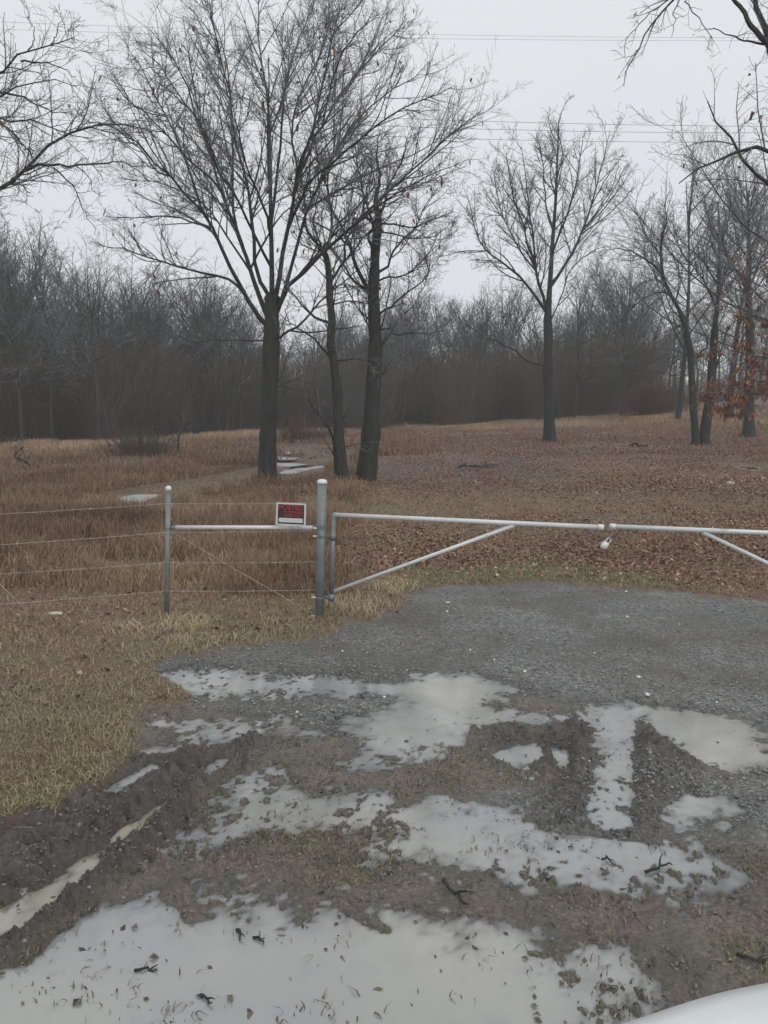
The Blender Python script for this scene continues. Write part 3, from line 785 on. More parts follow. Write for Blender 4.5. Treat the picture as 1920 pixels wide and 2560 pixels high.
def stones():
    rng = RS(11)
    X, Y = polar(60000, 4.0, 10.5, -42, 42, rng)
    Z, o = terrain(X, Y)
    keep = (o['grav'] > .3) & (Z > .002) & (rng.rand(len(X)) < .75)
    X, Y, Z = X[keep], Y[keep], Z[keep]
    n = len(X)
    s = .004 + .012 * rng.rand(n) ** 3
    octa = np.array([[1, 0, 0], [-1, 0, 0], [0, 1, 0], [0, -1, 0], [0, 0, 1], [0, 0, -1]], float)
    J = 1 + .45 * (rng.rand(n, 6, 1) - .5)
    a = rng.rand(n) * 6.28
    B = octa[None] * J * s[:, None, None] * np.array([1.2, .9, .65])
    c, sn = np.cos(a)[:, None], np.sin(a)[:, None]
    Bx = B[..., 0] * c - B[..., 1] * sn; By = B[..., 0] * sn + B[..., 1] * c
    V = np.stack([Bx + X[:, None], By + Y[:, None], B[..., 2] + (Z + s * .3)[:, None]], -1).reshape(-1, 3)
    tri = np.array([[0, 2, 4], [2, 1, 4], [1, 3, 4], [3, 0, 4], [2, 0, 5], [1, 2, 5], [3, 1, 5], [0, 3, 5]])
    F = (np.arange(n)[:, None, None] * 6 + tri[None]).reshape(-1, 3)
    t = rng.rand(n) * .8; t[rng.rand(n) < .004] = 1
    m = tint_mat('gravel_stone', [(0, (0.144, 0.142, 0.138)), (.5, (0.245, 0.241, 0.232)), (.85, (0.389, 0.382, 0.361)), (1, (1.037, 1.020, 0.966))], .6, .5)
    stuff('gravel', V, F, m, np.repeat(t, 6), 'grey crushed stone spread on the driveway', 'gravel')
    # clods of mud thrown up by wheels
    X, Y = polar(70000, 1.5, 7.5, -42, 42, rng)
    Z, o = terrain(X, Y)
    keep = (o['mud'] > .4) & (Z > .012) & (rng.rand(len(X)) < .5) | ((o['lot'] > .5) & (o['grav'] < .5) & (Z > .003) & (rng.rand(len(X)) < .30))
    X, Y, Z = X[keep], Y[keep], Z[keep]; n = len(X)
    s = .003 + .009 * rng.rand(n) ** 2
    J = 1 + 1.0 * (rng.rand(n, 6, 1) - .5); a = rng.rand(n) * 6.28
    B = octa[None] * J * s[:, None, None] * np.array([1.3, .9, .7])
    c, sn = np.cos(a)[:, None], np.sin(a)[:, None]
    Bx = B[..., 0] * c - B[..., 1] * sn; By = B[..., 0] * sn + B[..., 1] * c
    V = np.stack([Bx + X[:, None], By + Y[:, None], B[..., 2] + (Z + s * .1)[:, None]], -1).reshape(-1, 3)
    F = (np.arange(n)[:, None, None] * 6 + tri[None]).reshape(-1, 3)
    m2 = tint_mat('mud_clod', [(0, (0.095, 0.081, 0.072)), (1, (0.270, 0.238, 0.203))], .5, .5)
    stuff('mud_clods', V, F, m2, np.repeat(rng.rand(n), 6), 'dark wet clods of churned mud along the ruts', 'mud')
    # leaf bits and twigs floating on the puddles
    X, Y = polar(9000, 1.3, 7.5, -42, 42, rng)
    Z, o = terrain(X, Y); sd = pud_sd(X, Y)
    keep = (Z < -.002) & (sd > -.1) & (rng.rand(len(X)) < .02 + .30 * np.exp(-np.clip(sd, 0, 9) / .10) + .06 * sstep(.1, .4, fbm(X, Y, .5, 3, 131)))
    X, Y = X[keep], Y[keep]
    V, F = leaf_quads(np.c_[X, Y, np.full(len(X), .003)], .012 + .03 * rng.rand(len(X)) ** 2, rng, .25)
    stuff('floating_leaf_bits', V, F, STUBM, np.repeat(rng.rand(len(X)) * .4, 4), 'dark leaf bits floating on the puddles', 'leaves')
stones()

# ------------------------------------------------------------------ trees
def unit(v): return v / (np.linalg.norm(v, axis=-1, keepdims=True) + 1e-9)

def spawn(P, R, rng, spacing, t0, ang, ratio, K, wander, upw, rmax, minlen=.1, maxlen=9, tpow=.6, flat=None):
    """children along every parent polyline: (N,K,3),(N,K) -> same for the children"""
    Np, Kp, _ = P.shape
    seg = np.linalg.norm(P[:, 1:] - P[:, :-1], axis=2); L = seg.sum(1)
    cnt = np.maximum((L * (1 - t0) / spacing * (.75 + .5 * rng.rand(Np))).astype(int), 1)
    pi = np.repeat(np.arange(Np), cnt); n = len(pi)
    t = t0 + (1 - t0) * rng.rand(n) ** .85
    f = t * (Kp - 1); i = np.minimum(f.astype(int), Kp - 2); fr = (f - i)[:, None]
    pos = P[pi, i] * (1 - fr) + P[pi, i + 1] * fr
    rad = R[pi, i] * (1 - fr[:, 0]) + R[pi, i + 1] * fr[:, 0]
    T = unit(P[pi, i + 1] - P[pi, i])
    rnd = rng.randn(n, 3)
    if flat is not None: rnd[:, 2] *= flat
    S = unit(rnd - (rnd * T).sum(1, keepdims=True) * T)
    a = np.radians(ang[0] + (ang[1] - ang[0]) * rng.rand(n))[:, None]
    d = T * np.cos(a) + S * np.sin(a)
    ln = np.clip(L[pi] * ratio * (1 - tpow * t) * (.6 + .8 * rng.rand(n)), minlen, maxlen)
    step = (ln / (K - 1))[:, None]
    C_ = np.empty((n, K, 3)); C_[:, 0] = pos
    w = rng.randn(n, 3) * wander
    for k in range(1, K):
        d = unit(d + w * .5 + rng.randn(n, 3) * wander + np.array([0, 0, upw]))
        C_[:, k] = C_[:, k - 1] + d * step
    r0 = np.minimum(rad * .75, np.minimum(rmax, ln * .016 + .002))
    Rr = r0[:, None] * np.linspace(1, .35, K)[None]
    return C_, Rr

def stack_limbs(limbs, K=12, pw=.85):
    P = np.array([smooth_path(p, K) for p, _, _ in limbs])
    R = np.array([r0 + (r1 - r0) * np.linspace(0, 1, K) ** pw for _, r0, r1 in limbs])
    return P, R

def crown_from(P, R, rng, q=1.0, scale=1.0, tw=.0042, upw=.05, ang=(25, 52), levels=4, t0=.18):
    parts = []
    P2, R2 = spawn(P, R, rng, .30 / q, t0, ang, .32, 7, .09, upw, .02 * scale, .45, 2.8 * scale)
    parts.append(tubes(P2, R2, 4))
    P3, R3 = spawn(P2, R2, rng, .16 / q, .12, (25, 60), .48, 5, .13, upw, .009, .25, 1.3)
    parts.append(tubes(P3, np.maximum(R3, tw), 3))
    tips = P3
    if levels >= 4:
        P4, R4 = spawn(P3, R3, rng, .12 / q, .15, (25, 65), .5, 4, .16, upw, .006, .12, .45)
        parts.append(tubes(P4, np.maximum(R4, tw * .8), 3)); tips = P4
        # short twigs right on the limbs too
        P5, R5 = spawn(P, R, rng, .22 / q, .2, (35, 75), .05, 4, .16, upw, .008, .2, .7)
        parts.append(tubes(P5, np.maximum(R5, tw), 3))
    return merge(parts), tips

def flare(P, R, base_z_, amt=1.5, hgt=.7):
    """widen the foot of a trunk"""
    z = P[0, :, 2] - P[0, 0, 2]
    R[0] *= 1 + (amt - 1) * np.exp(-np.clip(z, 0, 99) / hgt)

def make_tree(name, label, base, trunk, limbs, rng, q=1.0, scale=1.0, tw=.0042, leaves=None, group=None, levels=4, upw=.05, cat='tree', K0=26, fl=1.45, t0=.18, pw=.85, sub=0.0):
    """trunk=(pts,r0,r1) world; limbs=list of the same"""
    root = thing(name, label, cat, base, group)
    base = np.asarray(base, float)
    TP, TR = stack_limbs([trunk], K0)
    if pw != .85:      # keeps its girth up to the fork, then tapers fast
        TR = np.interp(np.linspace(0, 1, K0), [0, pw, pw + .12, 1], [trunk[1], trunk[1] * .76, trunk[1] * .45, trunk[2]])[None]; flare(TP, TR, base[2], fl + .15, .55 * scale)
    TR = TR * (1 + .05 * rng.randn(*TR.shape))
    LP, LR = stack_limbs(limbs, 14)
    jit = rng.randn(*LP.shape) * .025; jit[:, 0] = 0; LP = LP + jit * np.linspace(.3, 1, 14)[None, :, None]
    tv = tubes(TP - base, TR, 14); lv = tubes(LP - base, LR, 7)
    V, F = merge([tv, lv])
 
    tko = link('trunk', fast_mesh('trunk', V, F, True), BARK, root)
    if sub:   # secondary limbs between the main ones
        SP, SR = spawn(LP, LR, rng, sub, .12, (22, 45), .4, 14, .05, .04, .035, 1.0, 3.2 * scale)
        S2, R2_ = spawn(TP[:, int(K0 * .45):], TR[:, int(K0 * .45):], rng, sub * .5, .05, (35, 60), .35, 14, .05, .06, .04, 1.2, 3.0 * scale)
        LP = np.concatenate([LP, SP, S2]); LR = np.concatenate([LR, SR, R2_])
        lv = tubes(LP - base, LR, 5); V, F = merge([tv, lv]); bpy.data.objects.remove(tko)
        link('trunk', fast_mesh('trunk', V, F, True), BARK, root)
    (V, F), tips = crown_from(LP, LR, rng, q, scale, tw, upw, levels=levels, t0=t0)
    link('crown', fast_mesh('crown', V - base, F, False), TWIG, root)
    if leaves:
        n, size, mat, zr = leaves
        flat = tips.reshape(-1, 3)
        w = np.ones(len(flat))
        if zr is not None: w = zr(flat)
        idx = rng.choice(len(flat), n, p=w / w.sum())
        V, F = leaf_quads(flat[idx] - base + rng.randn(n, 3) * .04 - [0, 0, .03], size * (.6 + .8 * rng.rand(n)), rng, 2.5)
        me = fast_mesh('leaves', V, F, False, {'tint': np.repeat(np.clip(rng.rand(n), 0, 1), 4)})
        link('leaves', me, mat, root)
    return root

def proj(P):
    q = np.asarray(P) - CAM; z = q @ fwd
    return np.stack([CX + FD * (q @ rt) / z, CY - FD * (q @ up) / z], -1)

def grow_limbs(trunk_pts, specs, Y):
    """specs: (picture polyline, r0, r1, depth drift); every limb starts on the trunk or limb it leaves"""
    pool = [smooth_path(trunk_pts, 40)]; out = []
    for ds, r0, r1, off in specs:
        allp = np.concatenate(pool); d = np.linalg.norm(proj(allp) - np.array(ds[0]), axis=1)
        s_ = allp[int(np.argmin(d))]; y0 = s_[1]; n = len(ds)
        pts_ = [s_] + [at(a, b, y0 + (Y + off - y0) * (i / (n - 1)) ** .9) for i, (a, b) in enumerate(ds) if i > 0]
        out.append((pts_, r0, r1)); pool.append(smooth_path(pts_, 24))
    return out

def tr(ds, Y, off=0.0, off0=0.0):
    """picture polyline -> world polyline at distance Y drifting by off metres in depth"""
    n = len(ds)
    return [at(a, b, Y + off0 + (off - off0) * (i / (n - 1)) ** .9) for i, (a, b) in enumerate(ds)]

HANG = tint_mat('hanging_leaves', [(0, (.07, .035, .025)), (.6, (.16, .085, .055)), (1, (.26, .15, .09))])
RUST = tint_mat('russet_leaves', [(0, (.12, .055, .035)), (.5, (.26, .125, .075)), (.85, (.36, .19, .115)), (1, (.46, .28, .17))])

# --- the big oak
h = lambda L: [(a / 2, b / 2) for a, b in L]
Y1 = 21.3
b1 = gp(577, 1043)
Y1 = b1[1]
T1trunk = ([at(577, 1052, Y1)] + tr([(577, 1040), (578, 980), (580, 900), (584, 800), (586, 740), (587, 690), (588, 640)], Y1), .275, .21)
L1 = [
    (h([(1165, 1420), (1120, 1370), (1040, 1240), (1000, 1165), (920, 990), (880, 920), (800, 838), (735, 760), (620, 655), (540, 570), (480, 520), (440, 505)]), .085, -2.0),
    (h([(1060, 1255), (1000, 1215), (900, 1185), (740, 1145), (560, 1085), (470, 1065), (390, 1045)]), .05, 1.5),
    (h([(950, 1040), (900, 985), (840, 960), (720, 935), (640, 938), (560, 940), (450, 930)]), .035, -1.0),
    (h([(1165, 1400), (1110, 1250), (1080, 1160), (1030, 1010), (960, 850), (930, 740), (900, 650), (860, 540), (820, 400), (740, 250), (690, 170), (640, 110)]), .085, 1.5),
    (h([(890, 940), (850, 840), (790, 660), (720, 510), (640, 350), (590, 260), (540, 180)]), .05, 2.6),
    (h([(960, 850), (900, 760), (800, 680), (700, 560), (600, 470), (520, 400), (480, 330)]), .04, -3.2),
    (h([(1160, 1300), (1110, 1180), (1098, 1080), (1092, 960), (1065, 800), (1040, 700), (1005, 560), (985, 380), (955, 250), (930, 140), (880, 20), (860, -60)]), .07, -2.5),
    (h([(1050, 1050), (1015, 960), (1008, 850), (1005, 720), (1000, 500), (985, 330), (960, 180), (900, 60), (840, 0)]), .055, 3.0),
    (h([(1180, 1400), (1175, 1250), (1172, 1000), (1168, 850), (1165, 700), (1160, 520), (1150, 400), (1125, 230), (1110, 100), (1115, -60)]), .10, .8),
    (h([(1172, 1000), (1140, 900), (1090, 780), (1040, 640), (1020, 540), (990, 420)]), .05, -3.5),
    (h([(1185, 950), (1195, 780), (1212, 600), (1225, 440), (1245, 330), (1290, 180), (1340, 60), (1370, -50)]), .055, 2.0),
    (h([(1195, 1400), (1215, 1150), (1245, 980), (1280, 800), (1330, 620), (1368, 490), (1400, 320), (1440, 160), (1470, 30), (1480, -70)]), .09, -1.5),
    (h([(1285, 790), (1340, 640), (1400, 530), (1460, 420), (1560, 300), (1660, 190), (1730, 110), (1750, 60)]), .055, 2.2),
    (h([(1205, 1400), (1240, 1230), (1290, 1040), (1330, 900), (1390, 780), (1470, 620), (1560, 500), (1680, 400), (1790, 330), (1860, 270)]), .07, 1.0),
    (h([(1200, 1420), (1240, 1240), (1320, 1170), (1420, 1070), (1520, 980), (1660, 840), (1800, 720), (1930, 600), (2040, 520), (2080, 480)]), .08, -1.5),
    (h([(1520, 980), (1650, 880), (1790, 790), (1900, 740), (1990, 700)]), .035, -3.0),
    (h([(1330, 900), (1400, 860), (1540, 780), (1700, 700), (1850, 640), (1960, 560)]), .045, 3.2),
    (h([(1240, 980), (1330, 800), (1450, 690), (1600, 560), (1740, 470), (1880, 420), (1940, 370)]), .05, -3.6),
    (h([(1190, 1500), (1230, 1440), (1300, 1400), (1360, 1330), (1420, 1270), (1520, 1190), (1640, 1080)]), .05, 1.4),
    (h([(1150, 1480), (1060, 1472), (900, 1470), (800, 1470)]), .022, -1.6),
    (h([(1180, 1680), (1230, 1660), (1280, 1640), (1320, 1605)]), .022, .6),
    (h([(1080, 1160), (1000, 1050), (900, 900), (830, 850), (700, 790), (600, 780), (520, 770)]), .04, 3.4),
    (h([(1245, 980), (1280, 760), (1260, 560), (1300, 400), (1370, 260), (1420, 120), (1500, 0), (1540, -60)]), .05, 3.8),
    (h([(1150, 1150), (1090, 1000), (1020, 850), (930, 720), (880, 560), (790, 420), (700, 300), (620, 220)]), .05, -4.2),
    (h([(1400, 530), (1440, 330), (1500, 200), (1580, 100), (1620, 40)]), .035, -2.8),
    (h([(740, 760), (680, 740), (600, 640), (500, 560), (400, 530), (300, 560)]), .03, 1.0),
]
make_tree('bare_oak', 'largest bare oak with upswept fan of limbs, straight trunk behind the no trespassing sign', b1, T1trunk,
          grow_limbs(T1trunk[0], [(p, r * .92, .008, o) for p, r, o in L1], Y1), RS(101), q=1.25, t0=.28, sub=1.3, tw=.0030, leaves=(260, .09, HANG, None), fl=1.6)

# --- slender dark tree and knotty tree beside it
o1, s1 = (660 / 1.1573, 440 / 1.1573), .3616 / 1.1573
k1 = lambda L: [(o1[0] + a * s1, o1[1] + b * s1) for a, b in L]
b2 = gp(742, 1046); Y2 = b2[1]
T2t = ([at(742, 1056, Y2)] + tr([(742, 1045), (736, 990), (731, 930), (728, 850), (722, 790), (714, 740)] + k1([(470, 1000), (455, 850), (450, 700), (430, 560), (400, 500)]), Y2), .185, .08)
L2 = [(k1([(400, 520), (340, 440), (290, 360), (290, 240), (270, 120), (260, 0), (240, -140)]), .05, .8),
      (k1([(440, 540), (460, 420), (470, 300), (450, 150), (440, 0), (470, -150)]), .05, -1.0),
      (k1([(450, 740), (520, 640), (600, 540), (660, 460), (760, 360), (860, 270)]), .045, .8),
      (k1([(470, 1010), (400, 1000), (330, 960), (240, 860), (170, 800), (120, 700)]), .05, -.8),
      (k1([(500, 1260), (430, 1220), (350, 1130), (250, 1060), (170, 1000), (150, 900)]), .045, 1.2),
      (k1([(500, 870), (600, 860), (700, 880), (790, 890), (900, 910)]), .025, .6),
      (k1([(520, 1255), (620, 1270), (700, 1275), (760, 1265)]), .03, -.4),
      (k1([(500, 560), (560, 460), (640, 330), (700, 200), (720, 60), (760, -100)]), .04, 1.5),
      (k1([(430, 560), (370, 420), (340, 300), (380, 140), (350, 0)]), .035, -1.6)]
make_tree('bare_tree', 'slender dark bare trunk leaning slightly left, just left of the knotty trunk', b2, T2t,
          grow_limbs(T2t[0], [(p, r, .008, o) for p, r, o in L2], Y2), RS(102), q=1.4, sub=.7, tw=.0036, leaves=(110, .08, HANG, None), fl=1.3)
b3 = gp(791, 1040); Y3 = b3[1]
T3t = ([at(789, 1052, Y3)] + tr([(790, 1040), (796, 985), (803, 920), (805, 860)] + k1([(770, 1200), (765, 1050), (760, 900), (755, 780), (765, 650), (770, 500), (785, 380), (790, 290)]), Y3), .33, .11)
L3 = [(k1([(790, 292), (775, 150), (800, 0), (780, -150), (800, -300)]), .09, .2),
      (k1([(750, 820), (700, 750), (640, 620), (600, 500), (560, 380), (490, 280), (440, 160), (420, 0), (380, -160)]), .075, -.8),
      (k1([(715, 790), (640, 740), (580, 670), (550, 610), (500, 540), (420, 470), (320, 400)]), .05, 1.0),
      (k1([(785, 330), (740, 320), (690, 240), (690, 120), (660, 0), (620, -130), (600, -260)]), .05, .9),
      (k1([(790, 300), (830, 200), (850, 100), (900, 0), (960, -120), (1000, -260)]), .05, -.9),
      (k1([(790, 700), (860, 620), (880, 540), (960, 440), (1060, 330), (1120, 200), (1200, 80)]), .045, 1.0),
      (k1([(790, 760), (860, 700), (960, 690), (1040, 640), (1120, 560), (1200, 430)]), .035, -1.4),
      (k1([(800, 400), (900, 400), (1000, 430), (1100, 430), (1200, 400), (1280, 330)]), .03, .8),
      (k1([(785, 340), (880, 330), (960, 350), (1060, 350), (1180, 300), (1300, 250)]), .032, -.8),
      (k1([(780, 1090), (830, 1060), (880, 1060), (900, 1100), (1000, 1085), (1120, 1085), (1240, 1070)]), .04, 1.2),
      (k1([(790, 960), (880, 900), (960, 830), (1060, 760), (1140, 650), (1160, 540)]), .04, -1.2),
      (k1([(740, 1330), (800, 1200), (860, 1100), (930, 1000), (1030, 900), (1100, 760), (1140, 640)]), .03, 1.8),
      (k1([(790, 1420), (830, 1360), (860, 1300), (900, 1260)]), .03, -.3),
      (k1([(770, 520), (720, 420), (760, 340), (700, 180), (760, 60), (740, -120)]), .05, -1.6)]
make_tree('bare_tree', 'thick knotty bare trunk forking halfway up, right beside the slender leaning trunk', b3, T3t,
          grow_limbs(T3t[0], [(p, r, .009, o) for p, r, o in L3], Y3), RS(103), q=1.5, sub=.55, tw=.0036, leaves=(90, .08, HANG, None), fl=1.25)

# --- lone tree on the rise
c2 = lambda L: [(829.5 + a / 2, b / 2) for a, b in L]
b4 = gp(1187, 954); Y4 = b4[1]
T4t = ([at(1187, 960, Y4)] + tr([(1187, 950), (1186, 900), (1184, 830), (1184, 740), (1183, 690)] + c2([(712, 1300), (720, 1180), (730, 1020), (742, 860), (748, 700), (755, 560)]), Y4), .26, .03)
L4 = [(c2([(700, 1370), (690, 1290), (662, 1200), (650, 1080), (640, 980), (620, 850), (610, 740), (590, 640)]), .09, -1.5),
      (c2([(690, 1340), (640, 1260), (580, 1190), (520, 1140), (450, 1090), (400, 1010), (378, 920), (360, 850)]), .08, 1.5),
      (c2([(640, 1170), (600, 1100), (550, 1010), (510, 930), (485, 820), (470, 720)]), .05, 3.0),
      (c2([(725, 1230), (780, 1150), (820, 1080), (860, 990), (900, 870), (930, 750), (960, 650), (975, 570)]), .085, 2.0),
      (c2([(730, 1100), (760, 1010), (800, 900), (830, 790), (850, 680), (860, 580)]), .06, -2.4),
      (c2([(735, 980), (700, 880), (690, 760), (680, 660), (660, 590)]), .05, 2.4),
      (c2([(745, 780), (770, 680), (760, 600), (750, 555)]), .04, -.8),
      (c2([(690, 1590), (620, 1560), (560, 1510), (480, 1470), (400, 1430), (330, 1380)]), .05, -1.2),
      (c2([(720, 1400), (760, 1300), (800, 1180), (880, 1100), (960, 1060)]), .04, -2.8),
      (c2([(655, 1150), (620, 1060), (600, 960), (560, 860), (540, 760), (530, 660)]), .05, -3.2),
      (c2([(850, 1010), (930, 900), (990, 800), (1010, 720)]), .04, .8),
      (c2([(740, 860), (720, 760), (730, 660), (720, 580)]), .04, 3.2)]
make_tree('bare_tree', 'lone bare tree with rounded crown on the rise, between the two gate leaves', b4, T4t,
          grow_limbs(T4t[0], [(p, r, .012, o) for p, r, o in L4], Y4), RS(104), q=1.05, sub=.7, pw=.40, scale=1.2, tw=.0062, fl=1.35)

# --- the pair and the third tree at the right
z3 = lambda L: [((1560 + a * .2441) / 1.1573, (600 + b * .2441) / 1.1573) for a, b in L]
b5 = gp(1502, 958); Y5 = b5[1]
T5t = ([at(1502, 964, Y5)] + tr(z3([(735, 2070), (720, 1850), (700, 1600), (690, 1350), (680, 1150), (640, 950), (580, 750), (500, 600), (440, 480), (400, 360), (385, 260), (380, 100), (390, -80)]), Y5), .17, .05)
L5 = [(z3([(400, 370), (330, 280), (250, 220), (150, 160), (60, 110), (-60, 80), (-200, 120)]), .07, -1.0),
      (z3([(540, 620), (640, 700), (760, 820), (820, 950), (850, 1100), (862, 1200)])[::-1], .05, .3),
      (z3([(380, 180), (300, 60), (220, -60), (160, -200), (100, -340)]), .05, 1.2),
      (z3([(385, 100), (400, -50), (440, -200), (420, -350), (460, -500)]), .05, -1.0),
      (z3([(500, 620), (420, 540), (320, 540), (200, 600), (100, 680), (20, 760)]), .04, 1.0),
      (z3([(560, 740), (480, 740), (420, 780), (360, 860)]), .025, -.6),
      (z3([(600, 880), (540, 890), (460, 930), (380, 960), (300, 1040)]), .025, .6),
      (z3([(640, 1210), (580, 1150), (500, 1130), (440, 1180)]), .022, -.6),
      (z3([(440, 480), (340, 400), (240, 420), (140, 480), (60, 560)]), .03, -1.5),
      (z3([(690, 1400), (600, 1380), (520, 1380), (440, 1410)]), .02, .8)]
make_tree('bare_tree', 'dark trunk bending left above its middle, left stem of the pair on the right', b5, T5t,
          grow_limbs(T5t[0], [(p, r, .011, o) for p, r, o in L5], Y5), RS(105), q=1.0, sub=.6, pw=.55, scale=1.2, tw=.0065, fl=1.1)
b6 = gp(1527, 958); Y6 = b6[1] + .1
T6t = ([at(1522, 964, Y6)] + tr(z3([(820, 2070), (850, 1800), (890, 1550), (900, 1350), (915, 1150), (930, 900), (950, 700), (970, 500), (975, 300), (970, 100), (975, -150), (960, -400)]), Y6), .225, .02)
L6 = [(z3([(925, 720), (890, 560), (830, 440), (760, 330), (680, 240), (600, 120), (540, 20), (460, -120), (400, -260)]), .07, 1.0),
      (z3([(960, 480), (900, 370), (830, 250), (760, 160), (660, 80), (570, 0), (500, -160)]), .05, -1.4),
      (z3([(970, 640), (1020, 420), (1060, 280), (1100, 190), (1180, 70), (1240, -80), (1280, -240)]), .06, 1.4),
      (z3([(905, 1350), (960, 1250), (1000, 1100), (1050, 950), (1120, 820), (1200, 680)]), .05, -1.0),
      (z3([(1090, 200), (1030, 80), (1000, -60), (1040, -220), (1020, -400)]), .04, -1.0),
      (z3([(972, 200), (900, 60), (880, -120), (840, -300), (820, -480)]), .05, 2.0),
      (z3([(975, 60), (1040, -100), (1080, -300), (1100, -480)]), .045, -2.0),
      (z3([(890, 600), (820, 600), (740, 650), (680, 720)]), .02, .6),
      (z3([(700, 260), (620, 240), (520, 200), (440, 80), (380, 0)]), .03, 2.0)]
make_tree('bare_tree', 'thicker straight trunk forking high, right stem of the pair on the right', b6, T6t,
          grow_limbs(T6t[0], [(p, r, .011, o) for p, r, o in L6], Y6), RS(106), q=1.0, sub=.5, pw=.45, scale=1.2, tw=.0065, fl=1.1)
b7 = gp(1616, 944); Y7 = b7[1]
T7t = ([at(1616, 950, Y7)] + tr(z3([(1275, 2000), (1280, 1800), (1285, 1500), (1290, 1200), (1285, 900), (1275, 600), (1280, 400), (1290, 200), (1270, 0), (1280, -250), (1270, -500)]), Y7), .26, .03)
L7 = [(z3([(1270, 560), (1200, 400), (1120, 270), (1040, 120), (980, 0), (900, -150), (840, -300)]), .07, 1.2),
      (z3([(1280, 480), (1340, 360), (1400, 200), (1460, 60), (1540, -120), (1620, -300)]), .07, -1.2),
      (z3([(1280, 240), (1200, 80), (1140, -80), (1120, -280), (1060, -460)]), .05, -2.0),
      (z3([(1280, 120), (1360, -60), (1400, -260), (1440, -460), (1420, -700)]), .05, 2.0),
      (z3([(1275, -80), (1220, -240), (1200, -460), (1160, -700)]), .04, 1.0),
      (z3([(1260, 420), (1180, 330), (1080, 300), (980, 270), (880, 200), (800, 170)]), .04, -2.4),
      (z3([(1290, 640), (1380, 560), (1480, 520), (1600, 420), (1700, 300)]), .05, 1.4),
      (z3([(1275, -120), (1300, -360), (1340, -600), (1300, -800)]), .04, -2.0),
      (z3([(1270, 200), (1330, 200), (1420, 150), (1520, 120), (1620, 40)]), .04, -2.0)]
make_tree('bare_tree', 'bare tree standing behind russet leaves at the right edge, crown reaching the top', b7, T7t,
          grow_limbs(T7t[0], [(p, r, .012, o) for p, r, o in L7], Y7), RS(107), q=1.0, sub=.45, pw=.50, scale=1.3, tw=.007, leaves=(200, .09, HANG, None), fl=1.5)

# --- russet-leaved sapling oak at the right edge, only its lower boughs in view
Y9 = 24.0
b9 = at(1745, 1010, Y9); b9[2] = float(terrain(np.array([b9[0]]), np.array([b9[1]]))[0][0]) - .05
top9 = b9 + np.array([0.3, 0, 7.5])
def bough(z0, ds, Y, off):
    s = b9 + np.array([0.05, 0, z0]); return [s] + tr(ds, Y, off)
L9 = [(bough(1.9, [(1700, 855), (1640, 850), (1580, 862), (1530, 870)], Y9, -.8), .03, .008), (bough(2.3, [(1690, 830), (1620, 825), (1560, 845), (1520, 868)], Y9, .8), .03, .008),
      (bough(2.8, [(1700, 790), (1640, 770), (1590, 760), (1550, 740)], Y9, 0), .03, .008), (bough(3.4, [(1700, 720), (1650, 690), (1600, 680), (1565, 660)], Y9, .8), .03, .008),
      (bough(3.9, [(1700, 660), (1650, 620), (1605, 600)], Y9, -.6), .03, .008), (bough(4.5, [(1700, 600), (1660, 560), (1620, 540)], Y9, .6), .03, .008),
      (bough(2.1, [(1690, 845), (1640, 832), (1570, 838)], Y9, -1.6), .03, .008), (bough(2.6, [(1690, 810), (1650, 800), (1600, 800)], Y9, 1.4), .03, .008),
      (bough(3.0, [(1790, 760), (1850, 720)], Y9, .4), .03, .008), (bough(4.0, [(1790, 660), (1860, 600)], Y9, -.4), .03, .008)]
def rustw(p):
    zz = p[:, 2] - b9[2]
    return np.where(zz < 1.9, .5, np.where(zz < 4.9, 1.0, .2)) * (.1 + (fbm(p[:, 0] * 2 + p[:, 1], p[:, 2], .5, 2, 5) > -.05))
make_tree('russet_oak', 'young oak still holding russet orange leaves at the right edge', b9, ([b9, b9 + [.05, 0, 2], b9 + [.1, 0, 4.5], top9], .09, .02), L9, RS(109), q=1.25, tw=.004,
          leaves=(3600, .075, RUST, rustw), fl=1.2, upw=.0)

# --- near trees whose trunks stand outside the frame
Y8 = 12.5
b8 = np.array([at(1990, 1100, Y8)[0], Y8, 0.0]); b8[2] = float(terrain(b8[:1], b8[1:2])[0][0])
def rel8(ds, off=0., off0=0.): return tr(ds, Y8, off, off0)
L8 = [([at(1990, 380, Y8)] + rel8([(1850, 330), (1750, 290), (1690, 180)] + c2([(1640, 130), (1600, 0), (1590, -160)]), .4), .11, .03),
      ([at(1990, 560, Y8)] + rel8([(1820, 390), (1720, 345)] + c2([(1659, 652), (1590, 640), (1520, 655), (1440, 690), (1380, 720), (1320, 750), (1270, 790)]), -.5), .085, .008),
      ([at(1990, 680, Y8)] + rel8([(1850, 520), (1740, 450)] + c2([(1659, 800), (1600, 740), (1545, 680), (1500, 615), (1450, 565), (1415, 510), (1398, 438)]), .6), .08, .009),
      (c2([(1690, 230), (1620, 150), (1560, 70), (1500, -20), (1440, -100)]) , .05, .02),
      (c2([(1560, -60), (1400, -80), (1310, -60), (1230, 10), (1150, 110), (1105, 190), (1070, 270), (1030, 380)]), .028, .005),
      (c2([(1400, -70), (1330, -40), (1260, 30), (1250, 100), (1245, 160)]), .014, .004),
      (c2([(1500, -40), (1400, -20), (1300, 0), (1370, 90), (1400, 140), (1440, 170)]), .016, .004),
      (c2([(1659, 190), (1560, 175), (1500, 160), (1430, 130), (1390, 110)]), .02, .004),
      (c2([(1300, -60), (1200, 20), (1130, 80), (1060, 150), (1035, 230)]), .013, .004)]
L8 = [(p if not isinstance(p[0], tuple) else rel8(p, .3 * ((-1) ** i)), a, b) for i, (p, a, b) in enumerate(L8)]
